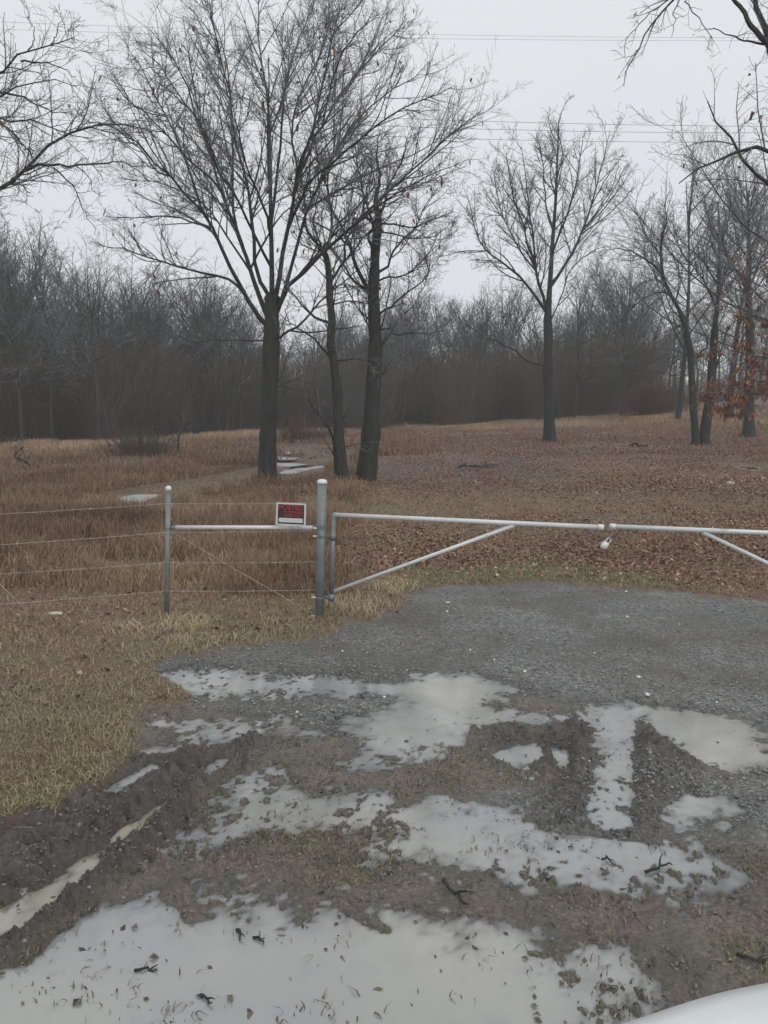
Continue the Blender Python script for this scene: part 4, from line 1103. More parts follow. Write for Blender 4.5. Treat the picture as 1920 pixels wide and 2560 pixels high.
make_tree('bare_tree', 'near dark limbs and drooping twigs reaching in at the upper right corner', b8, ([b8, b8 + [0, 0, 3], b8 + [.1, 0, 6], b8 + [.2, 0, 8.5], b8 + [.2, .3, 11]], .28, .10), L8, RS(108), q=1.0, scale=.7, tw=.0032, leaves=(30, .06, HANG, None), upw=-.02, t0=.3)
Y10 = 14.0
b10 = np.array([at(-330, 1100, Y10)[0], Y10, 0.0]); b10[2] = float(terrain(b10[:1], b10[1:2])[0][0])
L10 = [([at(-330, 560, Y10)] + tr([(-150, 480)] + h([(-60, 850), (60, 770), (130, 710), (220, 620), (320, 570), (420, 535), (480, 518), (560, 530), (640, 545)]), Y10, .6), 0.0720, .008),
       (h([(100, 740), (180, 712), (300, 716), (400, 705), (480, 698), (540, 705), (610, 725)]), 0.0288, .006),
       ([at(-330, 380, Y10)] + tr([(-150, 260)] + h([(-80, 340), (0, 300), (90, 240), (180, 205), (280, 165), (330, 160)]), Y10, -.6), 0.0504, .006),
       ([at(-330, 420, Y10)] + tr([(-150, 300)] + h([(-60, 440), (20, 400), (100, 362), (180, 350), (250, 350), (330, 380)]), Y10, .6), 0.0432, .006),
       ([at(-330, 450, Y10)] + tr([(-150, 300)] + h([(-60, 500), (20, 515), (140, 525), (250, 560), (330, 590), (400, 600)]), Y10, -.4), 0.0432, .006),
       (h([(230, 725), (280, 770), (330, 830), (360, 910), (400, 970), (415, 1010)]), 0.0158, .004),
       (h([(330, 720), (380, 760), (410, 830), (460, 840)]), 0.0101, .004), (h([(0, 530), (60, 580), (110, 640), (140, 690)]), 0.0216, .01),
       (h([(0, 400), (100, 420), (200, 470), (330, 500)]), 0.0216, .005), (h([(120, 225), (150, 150), (130, 90), (130, 70)]), 0.0115, .004), (h([(220, 190), (250, 130), (265, 60)]), 0.0115, .004),
       (h([(-80, 820), (0, 810), (80, 800), (150, 840)]), 0.0216, .008), (h([(90, 265), (180, 270), (260, 290), (330, 330)]), 0.0180, .005)]
L10 = [(p if not isinstance(p[0], tuple) else tr(p, Y10, .4 * ((-1) ** i)), a, b) for i, (p, a, b) in enumerate(L10)]
make_tree('bare_tree', 'near bare limbs with curling twigs reaching in from the left edge', b10, ([b10, b10 + [0, 0, 3], b10 + [.1, 0, 6], b10 + [.1, .2, 8.5], b10 + [.2, .2, 10]], .27, .09), L10, RS(110), q=1.35, scale=.7, tw=.0034, t0=.3, leaves=(10, .07, HANG, None))

# ------------------------------------------------------------------ the wood behind the field
def generic_tree(rng, Ht, spread, q=.5, nl=12, low=.22, tw=.011, cheap=False):
    tk = np.array([[0, 0, -.3], [.1 * rng.randn(), .1 * rng.randn(), Ht * .3], [.25 * rng.randn(), .25 * rng.randn(), Ht * .6], [.4 * rng.randn(), .4 * rng.randn(), Ht * .93]])
    TP, TR = stack_limbs([(tk, .012 * Ht + .02, .02)], 12)
    limbs = []
    for i in range(nl):
        t = low + (.9 - low) * ((i + rng.rand()) / nl)
        f = t * 11; k = int(min(f, 10)); p = TP[0, k] * (1 - f + k) + TP[0, k + 1] * (f - k)
        a = rng.rand() * 6.28 + i * 2.4; el = math.radians(22 + 42 * t + 13 * rng.randn()); ln = spread * (1.15 - .75 * t) * (.8 + .4 * rng.rand()) + Ht * .08
        d = np.array([math.cos(a) * math.cos(el), math.sin(a) * math.cos(el), math.sin(el)])
        q1 = p + d * ln * .5 + rng.randn(3) * .1; q2 = p + d * ln + np.array([0, 0, ln * .22]) + rng.randn(3) * .15
        limbs.append(([p, q1, q2], .0028 * Ht + .008 * (1 - t) + .008, .009))
    LP, LR = stack_limbs(limbs, 6)
    parts = [tubes(TP, TR, 6), tubes(LP, LR, 4)]
    P2, R2 = spawn(LP, LR, rng, .36 / q, .12, (22, 55), .45, 4, .14, .06, .02, .5, 2.8)
    P3, R3 = spawn(P2, R2, rng, .26 / q, .12, (22, 60), .5, 3, .18, .05, .012, .3, 1.3)
    tw_parts = [tubes(P2, np.maximum(R2, tw), 3), tubes(P3, np.maximum(R3, tw * .75), 3)]
    if not cheap:
        P4, R4 = spawn(P3, R3, rng, .26 / q, .2, (20, 55), .55, 2, .1, .12, .01, .2, .6)
        tw_parts.append(tubes(P4, np.maximum(R4, tw * .6), 3))
    return merge(parts), merge(tw_parts)

def edge_dist(dx):
    return float(np.interp(dx, [-500, 0, 250, 500, 865, 1300, 1450, 1659, 2200], [44, 50, 55, 61, 71, 65, 68, 70, 72]))
def top_row(dx):
    return float(np.interp(dx, [-500, 0, 120, 230, 300, 430, 540, 640, 760, 900, 1050, 1150, 1260, 1330, 1400, 1480, 1600, 1800], [500, 520, 530, 560, 620, 635, 680, 690, 655, 660, 650, 650, 600, 585, 640, 690, 640, 560]))
def ground_h(x, y): return float(base_z(x, y))

def wood():
    rng = RS(201)
    variants = [generic_tree(RS(300 + i), 12, 4.2 + .6 * (i % 3), q=.8, nl=13, low=.15 + .1 * (i % 2)) for i in range(5)]
    thin = [generic_tree(RS(320 + i), 12, 2.2, q=.6, nl=12, low=.08, cheap=True) for i in range(4)]
    parts_b, parts_t = [], []
    def place(var, x, y, hgt, s_w):
        (V1, F1), (V2, F2) = var
        s = hgt / 12.5; a = rng.rand() * 6.28; c, sn = math.cos(a), math.sin(a)
        Rm = np.array([[c * s * s_w, -sn * s * s_w, 0], [sn * s * s_w, c * s * s_w, 0], [0, 0, s]])
        o = np.array([x, y, ground_h(x, y)])
        parts_b.append((V1 @ Rm.T + o, F1)); parts_t.append((V2 @ Rm.T + o, F2))
    for i in range(290):
        dx = -420 + 2560 * rng.rand()
        Y = edge_dist(dx) + 2 + 45 * rng.rand() ** 1.25
        if dx > 1400 and rng.rand() < .45: continue
        p = at(dx, 900, Y); gz = ground_h(p[0], p[1])
        hor = 898.6 + (dx - CX) * math.tan(ROLL)
        hgt = (hor - top_row(dx)) / FD * Y + 2 - gz
        hgt *= .80 + .22 * rng.rand() + .16 * math.sin(dx * .021 + 1) * math.sin(dx * .0093)
        place(variants[i % 5], p[0], p[1], max(hgt, 5), 1 + .3 * rng.rand())
    for i in range(560):
        dx = -420 + 2560 * rng.rand()
        Y = edge_dist(dx) + 0 + 30 * rng.rand() ** 1.4
        if dx > 1400 and rng.rand() < .55: continue
        p = at(dx, 900, Y); gz = ground_h(p[0], p[1])
        hor = 898.6 + (dx - CX) * math.tan(ROLL)
        hgt = ((hor - top_row(dx)) / FD * Y + 2 - gz) * (.35 + .45 * rng.rand())
        place(thin[i % 4], p[0], p[1], max(hgt, 3), .9 + .3 * rng.rand())
    V, F = merge(parts_b); o = link('wood_trunks', fast_mesh('wood_trunks', V, F, True), WOODB)
    tag(o, 'dense grey mass of bare trunks and limbs behind the field', 'woodland', kind='stuff')
    V, F = merge(parts_t); o = link('wood_twigs', fast_mesh('wood_twigs', V, F, False), WOODT)
    tag(o, 'hazy mass of fine bare twigs of the wood behind the field', 'woodland', kind='stuff')
    # brush and suckers filling the wood's foot
    n = 30000
    dx = -420 + 2560 * rng.rand(n)
    Y = np.array([edge_dist(a) for a in dx]) - 1 - 3.5 * np.clip(fbm(dx, dx * 0, 90, 3, 205), -.2, 1) * 2 + 26 * rng.rand(n) ** 1.5
    X = (dx - CX) / FD * Y
    keep = (dx < 1420) | (rng.rand(n) < .5)
    X, Y = X[keep], Y[keep]; n = len(X)
    Z = base_z(X, Y)
    hh = (1.2 + 6.5 * rng.rand(n) ** 1.4) * np.where(dx[keep] > 1400, .45, 1)
    d = unit(np.c_[rng.randn(n) * .25, rng.randn(n) * .25, np.ones(n)])
    P = np.empty((n, 5, 3)); P[:, 0] = np.c_[X, Y, Z - .1]
    for k in range(1, 5):
        d = unit(d + rng.randn(n, 3) * .12); P[:, k] = P[:, k - 1] + d * (hh / 4)[:, None]
    R = (.010 + .016 * rng.rand(n))[:, None] * np.linspace(1, .5, 5)[None]
    P2, R2 = spawn(P, R, rng, .55, .15, (25, 60), .32, 3, .15, .05, .014, .3, 1.3)
    V, F = merge([tubes(P, R, 3), tubes(P2, np.maximum(R2, .009), 3)])
    o = link('undergrowth', fast_mesh('undergrowth', V, F, False), BRUSH)
    tag(o, 'brownish tangled brush filling the foot of the wood', 'undergrowth', kind='stuff')
WOODT = bark_mat('wood_twigs', (0.048, 0.044, 0.044), (0.081, 0.074, 0.072), 1)
BRUSH = bark_mat('brush', (0.077, 0.059, 0.047), (0.162, 0.124, 0.094), .5)
wood()

# --- single trees standing out at the edge of the wood
def edge_tree(dx, dY, top, seed, label, spread=4.0, name='bare_tree', nl=14, low=.25, q=.8):
    rng = RS(seed)
    Y = edge_dist(dx) + dY
    p = at(dx, 900, Y); gz = ground_h(p[0], p[1]) - .05
    hor = 898.6 + (dx - CX) * math.tan(ROLL)
    Ht = (hor - top) / FD * Y + 2 - gz
    (V1, F1), (V2, F2) = generic_tree(rng, Ht * .92, spread, q=q, nl=nl, low=low, tw=.0095)
    root = thing(name, label, 'tree', (p[0], p[1], gz))
    link('trunk', fast_mesh('trunk', V1, F1, True), BARK, root); link('crown', fast_mesh('crown', V2, F2, False), TWIG, root)
edge_tree(45, -3, 520, 401, 'bare tree at the far left edge of the wood, tallest of its corner', 4.2)
edge_tree(112, -2, 545, 402, 'bare tree second from the left along the wood edge, many upright limbs', 3.6)
edge_tree(212, -6, 560, 403, 'dark trunked spreading bare tree in front of the wood, left of the brush pile', 5.0, low=.35)
edge_tree(175, 1, 575, 404, 'narrow tree squeezed behind the spreading dark tree at the wood edge', 3.0)
edge_tree(330, 2, 625, 405, 'low crowned bare tree at the wood edge above the brush pile', 4.0)
edge_tree(470, 0, 660, 406, 'bare tree at the wood edge just left of the big oak trunk', 3.6)
edge_tree(870, -2, 640, 407, 'bare tree at the wood edge just right of the knotty trunk', 4.0)
edge_tree(1240, -3, 590, 408, 'tall bare tree at the wood edge right of the lone tree', 3.6)
edge_tree(1340, -4, 575, 409, 'thick dark tree at the wood edge behind the gap before the pair', 4.4, low=.3)
edge_tree(1440, -1, 640, 410, 'thin bare tree at the wood edge just left of the pair of stems', 3.0)
edge_tree(1590, 3, 560, 411, 'far bare tree seen between the pair of stems and the right edge', 4.0)

def field_tree(dx, Y, top, seed, label, spread, tw=.0075, q=1.05, low=.25, nl=16):
    rng = RS(seed); p = at(dx, 930, Y); gz = ground_h(p[0], p[1]) - .05
    hor = 898.6 + (dx - CX) * math.tan(ROLL); Ht = (hor - top) / FD * Y + 2 - gz
    (V1, F1), (V2, F2) = generic_tree(rng, Ht * .92, spread, q=q, nl=nl, low=low, tw=tw)
    root = thing('bare_tree', label, 'tree', (p[0], p[1], gz))
    link('trunk', fast_mesh('trunk', V1, F1, True), BARK, root); link('crown', fast_mesh('crown', V2, F2, False), TWIG, root)
field_tree(1720, 27, 60, 421, 'tall bare tree crowding in from just beyond the right edge', 5.6)
field_tree(1700, 42, 260, 422, 'bare tree whose crown tangles behind the rightmost trunk', 6.0)
field_tree(1462, 52, 330, 423, 'bare tree behind the left stem of the pair, broad twiggy crown', 6.2, low=.3)
field_tree(1575, 50, 300, 424, 'bare tree standing behind and between the right stem and the rightmost trunk', 6.0, low=.3)
# --- brush clump and saplings in the field
def shrub(name, label, dx, dy, hgt, rad, n, seed, mat, tw=.006, cat='shrub'):
    rng = RS(seed); p = gp(dx, dy)
    X = rng.randn(n) * rad * .5; Yy = rng.randn(n) * rad * .35
    d = unit(np.c_[X * .5 / rad + rng.randn(n) * .2, Yy * .5 / rad + rng.randn(n) * .2, np.ones(n)])
    P = np.empty((n, 5, 3)); P[:, 0] = np.c_[X, Yy, np.full(n, -.08)]
    hh = hgt * (.45 + .55 * rng.rand(n)) * np.exp(-(X / rad) ** 2 * .5)
    for k in range(1, 5):
        d = unit(d + rng.randn(n, 3) * .14); P[:, k] = P[:, k - 1] + d * (hh / 4)[:, None]
    R = (.006 + .010 * rng.rand(n))[:, None] * np.linspace(1, .45, 5)[None]
    P2, R2 = spawn(P, R, rng, .16, .15, (25, 60), .35, 3, .15, .03, .008, .12, .7)
    V, F = merge([tubes(P, R, 4), tubes(P2, np.maximum(R2, tw), 3)])
    tag(link(name, fast_mesh(name, V, F, False), mat, None, [float(v) for v in p]), label, cat)
shrub('brush_clump', 'dense brownish clump of brush standing in the field on the left', 300, 992, 1.7, 1.25, 260, 501, BRUSH)
shrub('brush_clump', 'small purplish brush beside the bigger brush clump', 345, 985, .9, .8, 90, 502, BRUSH)
REDB = bark_mat('reddish_brush', (.075, .040, .030), (.15, .085, .062), .8)
shrub('brush_clump', 'reddish brush at the wood edge left of the pair of stems', 1405, 898, 2.9, 2.2, 320, 503, REDB, .010)
shrub('brush_clump', 'reddish low brush beyond the dirt track between the trunks', 655, 955, 1.6, 2.2, 220, 504, REDB, .009)
def sapling(label, dx, dy, hgt, seed, nm='sapling'):
    rng = RS(seed); p = gp(dx, dy)
    (V1, F1), (V2, F2) = generic_tree(rng, hgt, hgt * .28, q=1.6, nl=7, low=.3, tw=.006, cheap=True)
    root = thing(nm, label, 'sapling', p)
    link('trunk', fast_mesh('trunk', V1, F1, True), BARK, root); link('crown', fast_mesh('crown', V2, F2, False), TWIG, root)
sapling('thin dark sapling standing alone right of the brush clump', 382, 990, 1.7, 511)
sapling('little sapling low in the field at the far left', 66, 1022, 1.0, 512)
sapling('thin pale stemmed sapling at the foot of the slender dark tree', 727, 1046, 2.6, 513)

# ------------------------------------------------------------------ fence, gate, sign
def line_pts(a, b, n=2, sag=0.0):
    a, b = np.asarray(a, float), np.asarray(b, float); t = np.linspace(0, 1, n)[:, None]
    p = a * (1 - t) + b * t; p[:, 2] -= (4 * sag * t * (1 - t))[:, 0]; return p

def dome(name, c, r, hgt, mat, parent, skirt=.02):
    prof = [(r, -skirt), (r * 1.04, -skirt * .5), (r * 1.04, 0)] + [(r * math.cos(a), hgt * math.sin(a)) for a in np.linspace(.1, 1.5, 7)]
    n = 20; V, F = [], []
    for pr, pz in prof:
        for k in range(n): V.append((c[0] + pr * math.cos(k * 2 * math.pi / n), c[1] + pr * math.sin(k * 2 * math.pi / n), c[2] + pz))
    for i in range(len(prof) - 1):
        for k in range(n): F.append((i * n + k, i * n + (k + 1) % n, (i + 1) * n + (k + 1) % n, (i + 1) * n + k))
    V.append((c[0], c[1], c[2] + hgt)); q = len(V) - 1
    for k in range(n): F.append(((len(prof) - 1) * n + k, (len(prof) - 1) * n + (k + 1) % n, q))
    me = bpy.data.meshes.new(name); me.from_pydata(V, [], F)
    for p in me.polygons: p.use_smooth = True
    return link(name, me, mat, parent)

def ring_band(name, c, r, hgt, mat, parent, bolt=None):
    n = 24; V, F = [], []
    for (rr, zz) in ((r, -hgt / 2), (r + .005, -hgt / 2), (r + .005, hgt / 2), (r, hgt / 2)):
        for k in range(n): V.append((c[0] + rr * math.cos(k * 2 * math.pi / n), c[1] + rr * math.sin(k * 2 * math.pi / n), c[2] + zz))
    for i in range(4):
        j = (i + 1) % 4
        for k in range(n): F.append((i * n + k, i * n + (k + 1) % n, j * n + (k + 1) % n, j * n + k))
    me = bpy.data.meshes.new(name); me.from_pydata(V, [], F)
    for p in me.polygons: p.use_smooth = False
    return link(name, me, mat, parent)

GY = gp(690, 1345)          # gate post foot
PY = gp(359, 1337)          # fence post foot
gx, gy = GY[0], GY[1]; gtop = at(697, 1040, gy)
px_, py_ = PY[0], PY[1]; ptop = at(364, 1054, py_)
r_g, r_p = .043, .024
gf = np.array([gx, gy, -.15]); gt = np.array([gtop[0] - .004, gy, gtop[2]])
gate_post = thing('gate_post', 'thick galvanised steel gate post with domed silver cap', 'post', (0, 0, 0))
tube_part('shaft', [gf, gt], r_g, GALV, gate_post, 24)
dome('cap', gt, r_g + .004, .024, CAPM, gate_post)
def gpos(dy):   # point on the post axis seen at that row
    p = at(697 - (dy - 1040) * .02, dy, gy); t = (p[2] - gf[2]) / (gt[2] - gf[2]); return gf + (gt - gf) * t
for dy in (1135, 1141, 1158, 1290, 1330):
    c = gpos(dy); ring_band('clamp_band', c, r_g, .018, GALV, gate_post)
    if dy in (1141, 1158, 1290, 1330):
        tube_part('bolt', [c + [-r_g - .035, -.02, 0], c + [-r_g + .01, -.02, 0]], .008, CAPM, gate_post, 8)

pf = np.array([px_, py_, -.15]); pt = np.array([ptop[0], py_, ptop[2]])
fence = thing('wire_fence', 'four strand barbed wire fence with thin grey steel post and white brace rail', 'fence', (0, 0, 0))
post = tube_part('post', [pf, pt], r_p, GALV, fence, 20)
dome('post_cap', pt, r_p + .003, .022, CAPM, post)
def on_post(dy):
    p = at(361, dy, py_); t = (p[2] - pf[2]) / (pt[2] - pf[2]); return pf + (pt - pf) * t
# next post of the line stands out of frame to the left
lf = at_z(-560, 1395, 0.03); lf[2] = -.15; 
post2 = tube_part('post', [lf, lf + [0, 0, 1.45]], r_p, GALV, fence, 20)
rng = RS(77)
for dyg, dyp, dyl in ((1086, 1087, 1093), (1146, 1149, 1155), (1214, 1214, 1213), (1275, 1275, 1274)):
    A = gpos(dyg) + [-r_g - .002, -.0, 0]; B = on_post(dyp) + [0, -r_p - .004, 0]
    zl = at(0, dyl, py_ - .12); L_ = lf + np.array([0, -r_p - .004, 0]); t_ = (L_[0] - B[0]) / (zl[0] - B[0]); L_[2] = B[2] + (zl[2] - B[2]) * t_
    pts_ = np.vstack([line_pts(A, B, 24, .006), line_pts(B, L_, 40, .02)[1:]])
    pts_ = pts_ + rng.randn(*pts_.shape) * .0012
    V, F = tubes(pts_[None], np.full((1, len(pts_)), .0018), 6)
    # barbs
    nb = int(abs(A[0] - L_[0]) / .125); bp = []
    for k in range(nb):
        f = (k + .5) / nb * (len(pts_) - 1); i = int(f); c = pts_[i] * (1 - f + i) + pts_[i + 1] * (f - i)
        for s in (-1, 1):
            dirv = np.array([rng.randn() * .4, rng.randn(), rng.randn()]); dirv /= np.linalg.norm(dirv)
            bp.append([c - dirv * .012, c + dirv * .012])
    V2, F2 = tubes(np.array(bp), np.full((len(bp), 2), .0015), 4)
    V, F = merge([(V, F), (V2, F2)])
    link('wire_strand', fast_mesh('wire_strand', V, F, True), WIRE, fence)
# brace rail
ba = on_post(1139) + [r_p, 0, 0]; bb = gpos(1140) + [-r_g, 0, 0]
u_ = (bb - ba) / np.linalg.norm(bb - ba)
tube_part('brace_rail', [ba + u_ * .05, bb - u_ * .04], .020, PIPE, fence, 20)
tube_part('rail_end', [ba, ba + u_ * .055], .016, GALV, fence, 14); tube_part('rail_end', [bb - u_ * .05, bb], .016, GALV, fence, 14)
ring_band('post_band', on_post(1141), r_p, .018, GALV, fence)
tube_part('brace_wire', line_pts(on_post(1146) + [r_p, 0, 0], gpos(1328) + [-r_g, 0, 0], 6, .01), .0022, WIRE, fence, 6)
q0 = at_z(65, 1325, .03)
tube_part('brace_wire', line_pts(at(-250, 1020, py_ - .15), q0, 6, .0), .0022, WIRE, fence, 6)

# gate leaves
def gate_leaf(label, S, E, BS, BE, stile, hinge_post):
    g = thing('gate_leaf', label, 'gate', (0, 0, 0), 'white pipe gate leaves')
    S, E = np.asarray(S), np.asarray(E)
    rail = tube_part('top_rail', [S, E], .0215, PIPE, g, 24)
    tube_part('rail_collar', [E - (E - S) * .02, E + (E - S) * .002], .0275, CAPM, rail, 24)
    tube_part('diagonal_brace', [BS, BE], .0175, PIPE, g, 20)
    tube_part('hinge_stile', stile, .022, GALV, g, 20)
    for z in hinge_post:
        p = np.array([stile[0][0] + (stile[1][0] - stile[0][0]) * .5, stile[0][1], z]); 
        a_, b_ = z_hinge(z, p)
        tube_part('hinge', [a_, b_], .013, GALV, g, 12)
        tube_part('hinge_barrel', [b_ + [0, 0, -.035], b_ + [0, 0, .035]], .030, GALV, g, 16)
    return g
s_top = at(721, 1112, gy); zr = s_top[2]
s_bot = at(715, 1290, gy)
E1 = at_z(1303, 1139, zr)
B1s = at(722, 1277, gy); B1e = s_top + (E1 - s_top) * ((1108 - 721) / (1303 - 721) * 1.02)
def z_hinge(z, p):
    return np.array([gx + r_g * .8, gy, z]), np.array([p[0], p[1], z])
gate_leaf('left gate leaf of white pipe, hinged on the thick gate post', s_top, E1, B1s, B1e + [0, 0, -.02], [s_bot, s_top + [0, 0, .015]], (gpos(1158)[2], gpos(1290)[2]))
# right leaf mirrors it
S2 = at_z(1318, 1137, zr)
dirR = at_z(1659, 1151, zr) - S2; dirR /= np.linalg.norm(dirR)
Lg = np.linalg.norm(E1 - s_top)
R2e = S2 + dirR * Lg
rp = R2e + dirR * .14
B2e = S2 + dirR * Lg * .335
z_b = B1s[2]
B2s = np.array([R2e[0], R2e[1], z_b])
def z_hinge(z, p):
    return np.array([rp[0] - r_g * .8 * dirR[0], rp[1] - r_g * .8 * dirR[1], z]), np.array([p[0], p[1], z])
gate_leaf('right gate leaf of white pipe, running out of the right edge', R2e, S2, B2s, B2e + [0, 0, -.02], [np.array([R2e[0], R2e[1], z_b - .05]), R2e + [0, 0, .015]], (zr - .15, z_b))
gp2 = thing('gate_post', 'thick galvanised gate post outside the right edge of the view', 'post', (rp[0], rp[1], 0))
tube_part('shaft', [(0, 0, -.15), (0, 0, gt[2])], r_g, GALV, gp2, 24); dome('cap', (0, 0, gt[2]), r_g + .004, .035, CAPM, gp2)

# chain and padlock
lk = at(1306, 1178, E1[1] - .03)
lock = thing('padlock', 'white padlock hanging from a dark chain at the gap between the gate leaves', 'padlock', lk)
WL = metal_mat('lock_white', (.82, .82, .79), .35, .1, .04)
tilt = math.radians(35)
def rot(v): return (v[0] * math.cos(tilt) + v[2] * math.sin(tilt), v[1], -v[0] * math.sin(tilt) + v[2] * math.cos(tilt))
bodyP = [rot((0, 0, z)) for z in (-.036, -.030, -.010, .012, .030, .034)]
ob = tube_part('body', bodyP, [.014, .026, .033, .033, .026, .018], WL, lock, 20); 
arc = [rot(v) for v in [(-.018, 0, .02), (-.018, 0, .055)] + [(-.018 * math.cos(a), 0, .06 + .02 * math.sin(a)) for a in np.linspace(.2, 2.94, 8)] + [(.018, 0, .055), (.018, 0, .02)]]
tube_part('shackle', arc, .0055, CAPM, lock, 10)
ch = thing('chain', 'dark steel chain slung from the left gate leaf to the padlock', 'chain', (0, 0, 0))
DK = metal_mat('dark_chain', (.10, .09, .095), .5, .6)
top_of_lock = lk + np.array(rot((0, 0, .085)))
cA = E1 - (E1 - s_top) * .06 + [0, 0, -.03]; cB = S2 + dirR * .10 + [0, 0, -.02]
path = np.vstack([line_pts(cA, top_of_lock, 12, .03), line_pts(top_of_lock, cB, 12, .02)[1:]])
for k in range(len(path) - 1):
    a_, b_ = path[k], path[k + 1]; m_ = (a_ + b_) / 2; dv = (b_ - a_); ln = np.linalg.norm(dv); dv /= ln
    s_ = np.cross(dv, [0, 1, 0] if k % 2 else [0.3, 0, 1]); s_ /= np.linalg.norm(s_)
    loop = [m_ + dv * math.cos(t) * ln * .62 + s_ * math.sin(t) * .0075 for t in np.linspace(0, 2 * math.pi, 11)]
    tube_part('chain_link', loop, .0028, DK, ch, 6, ends=False)

# sign
def flat_mat(name, col, rough=.45):
    m, nt, b = new_mat(name)
    tc = N(nt, 'ShaderNodeTexCoord'); n = noise(nt, tc.outputs['Object'], 40, 4, .6)
    nt.links.new(ramp(nt, [(.3, tuple(v * .88 for v in col)), (.7, col)], n), b.inputs['Base Color']); b.inputs['Roughness'].default_value = rough
    return m
SB = flat_mat('sign_black', (.030, .032, .036)); SW = flat_mat('sign_white', (.72, .72, .71)); SR = flat_mat('sign_red', (.46, .055, .055)); SH = flat_mat('sign_plum', (.11, .035, .06))
sy = gy - .075
c0 = at(628.5, 1111, sy)
e0 = at(661, 1111, sy); w_s = 2 * abs(e0[0] - at(628.5, 1111, sy)[0]); h_s = at(628, 1087, sy)[2] - at(628, 1136, sy)[2]
sign = thing('warning_sign', 'red and black posted no trespassing sign with white border, wired above the brace rail', 'sign', c0)
tiltz = math.radians(-1.0)
sign.rotation_euler = (0, tiltz * -1, 0)
def rounded(name, w, h_, r, y0, y1, cx, cz, mat, parent):
    V = []; n = 6
    for (sx, sz, a0) in ((1, 1, 0), (-1, 1, 90), (-1, -1, 180), (1, -1, 270)):
        for k in range(n):
            a = math.radians(a0 + 90 * k / (n - 1)); V.append((cx + sx * (w / 2 - r) + r * math.cos(a), cz + sz * (h_ / 2 - r) + r * math.sin(a)))
    m_ = len(V); vs = [(x, y0, z) for x, z in V] + [(x, y1, z) for x, z in V]
    F = [list(range(m_)), list(range(2 * m_ - 1, m_ - 1, -1))] + [(i, m_ + i, m_ + (i + 1) % m_, (i + 1) % m_) for i in range(m_)]
    me = bpy.data.meshes.new(name); me.from_pydata(vs, [], F); return link(name, me, mat, parent)
rounded('plate', w_s, h_s, .012, 0, .002, 0, 0, SW, sign)
rounded('printed_panel', w_s * .87, h_s * .86, .004, -.001, -.0002, 0, 0, SB, sign)
rounded('name_strip', w_s * .80, h_s * .195, .010, -.0022, -.0012, 0, -h_s * .265, SW, sign)
def text(s, cx, cz, size, wfit, mat):
    cu = bpy.data.curves.new('lettering', 'FONT'); cu.body = s; cu.align_x = 'CENTER'; cu.align_y = 'CENTER'; cu.size = size; cu.extrude = .0003; cu.offset = size * .018
    o = bpy.data.objects.new('lettering', cu); C.objects.link(o); o.parent = sign; o.location = (cx, -.0018, cz); o.rotation_euler = (math.pi / 2, 0, 0); cu.materials.append(mat)
    bpy.context.view_layer.update(); wd = o.dimensions.x
    me = bpy.data.meshes.new_from_object(o); loc = o.location.copy(); bpy.data.objects.remove(o)
    k = wfit / max(wd, 1e-4)
    for v in me.vertices: v.co.x *= k
    o = link('lettering', me, mat, sign, loc); o.rotation_euler = (math.pi / 2, 0, 0); return o
text('POSTED', 0, h_s * .285, h_s * .30, w_s * .80, SR)
text('NO TRESPASSING', w_s * .075, h_s * .085, h_s * .15, w_s * .66, SR)
text('KEEP OUT', w_s * .075, -h_s * .065, h_s * .17, w_s * .60, SR)
# raised-hand symbol
hm_ = []
def hb(x0, x1, z0, z1):
    hm_.append((x0, x1, z0, z1))
hx, hz, hs = -w_s * .335, -h_s * .0, h_s * .09
for i, (dx_, tp) in enumerate(((-.55, .75), (-.18, 1.0), (.19, .95), (.56, .7))): hb(hx + hs * (dx_ - .15), hx + hs * (dx_ + .15), hz, hz + hs * tp)
hb(hx - hs * .72, hx + hs * .72, hz - hs * .9, hz + hs * .02); hb(hx - hs * 1.1, hx - hs * .78, hz - hs * .6, hz + hs * .05)
V, F = [], []
for x0, x1, z0, z1 in hm_:
    b_ = len(V); V += [(x0, -.0018, z0), (x1, -.0018, z0), (x1, -.0018, z1), (x0, -.0018, z1)]; F.append((b_, b_ + 1, b_ + 2, b_ + 3))
me = bpy.data.meshes.new('hand_symbol'); me.from_pydata(V, [], F); link('hand_symbol', me, SH, sign)
for sx in (-1, 1):
    a_ = np.array([sx * w_s * .42, .0, h_s * .44]); tube_part('tie_wire', [a_, a_ + [0, .06, .012], a_ + [0, .075, .0]], .0012, WIRE, sign, 6)

# ------------------------------------------------------------------ fire ring, pale stone, fallen sticks
rc = gp(1614, 1018) + np.array([0, 0, .07])
ring = thing('fire_ring', 'low rusty metal fire ring lying in the leaves at the right', 'fire ring', rc)
RM = metal_mat('ring_metal', (.42, .40, .37), .6, .3, .3); RI = metal_mat('ring_soot', (.035, .030, .027), .8, .1, .3)
def ring_mesh(r0, r1, z0, z1, n=40):
    V, F = [], []
    for (rr, zz) in ((r1, z0), (r1, z1), (r0, z1), (r0, z0)):
        for k in range(n):
            a = k * 2 * math.pi / n; w = 1 + .02 * math.sin(3 * a + 1)
            V.append((rr * w * math.cos(a), rr * w * math.sin(a), zz + .015 * math.sin(2 * a)))
    for i in range(4):
        j = (i + 1) % 4
        for k in range(n): F.append((i * n + k, i * n + (k + 1) % n, j * n + (k + 1) % n, j * n + k))
    me = bpy.data.meshes.new('band'); me.from_pydata(V, [], F); return me
hw = .5 * abs(at(1640, 1018, rc[1])[0] - at(1588, 1018, rc[1])[0])
ring.rotation_euler = (.10, 0, 0)
link('band', ring_mesh(hw * .93, hw, -.05, .040), RM, ring)
link('ash_bed', ring_mesh(.01, hw * .925, -.06, .004), RI, ring)

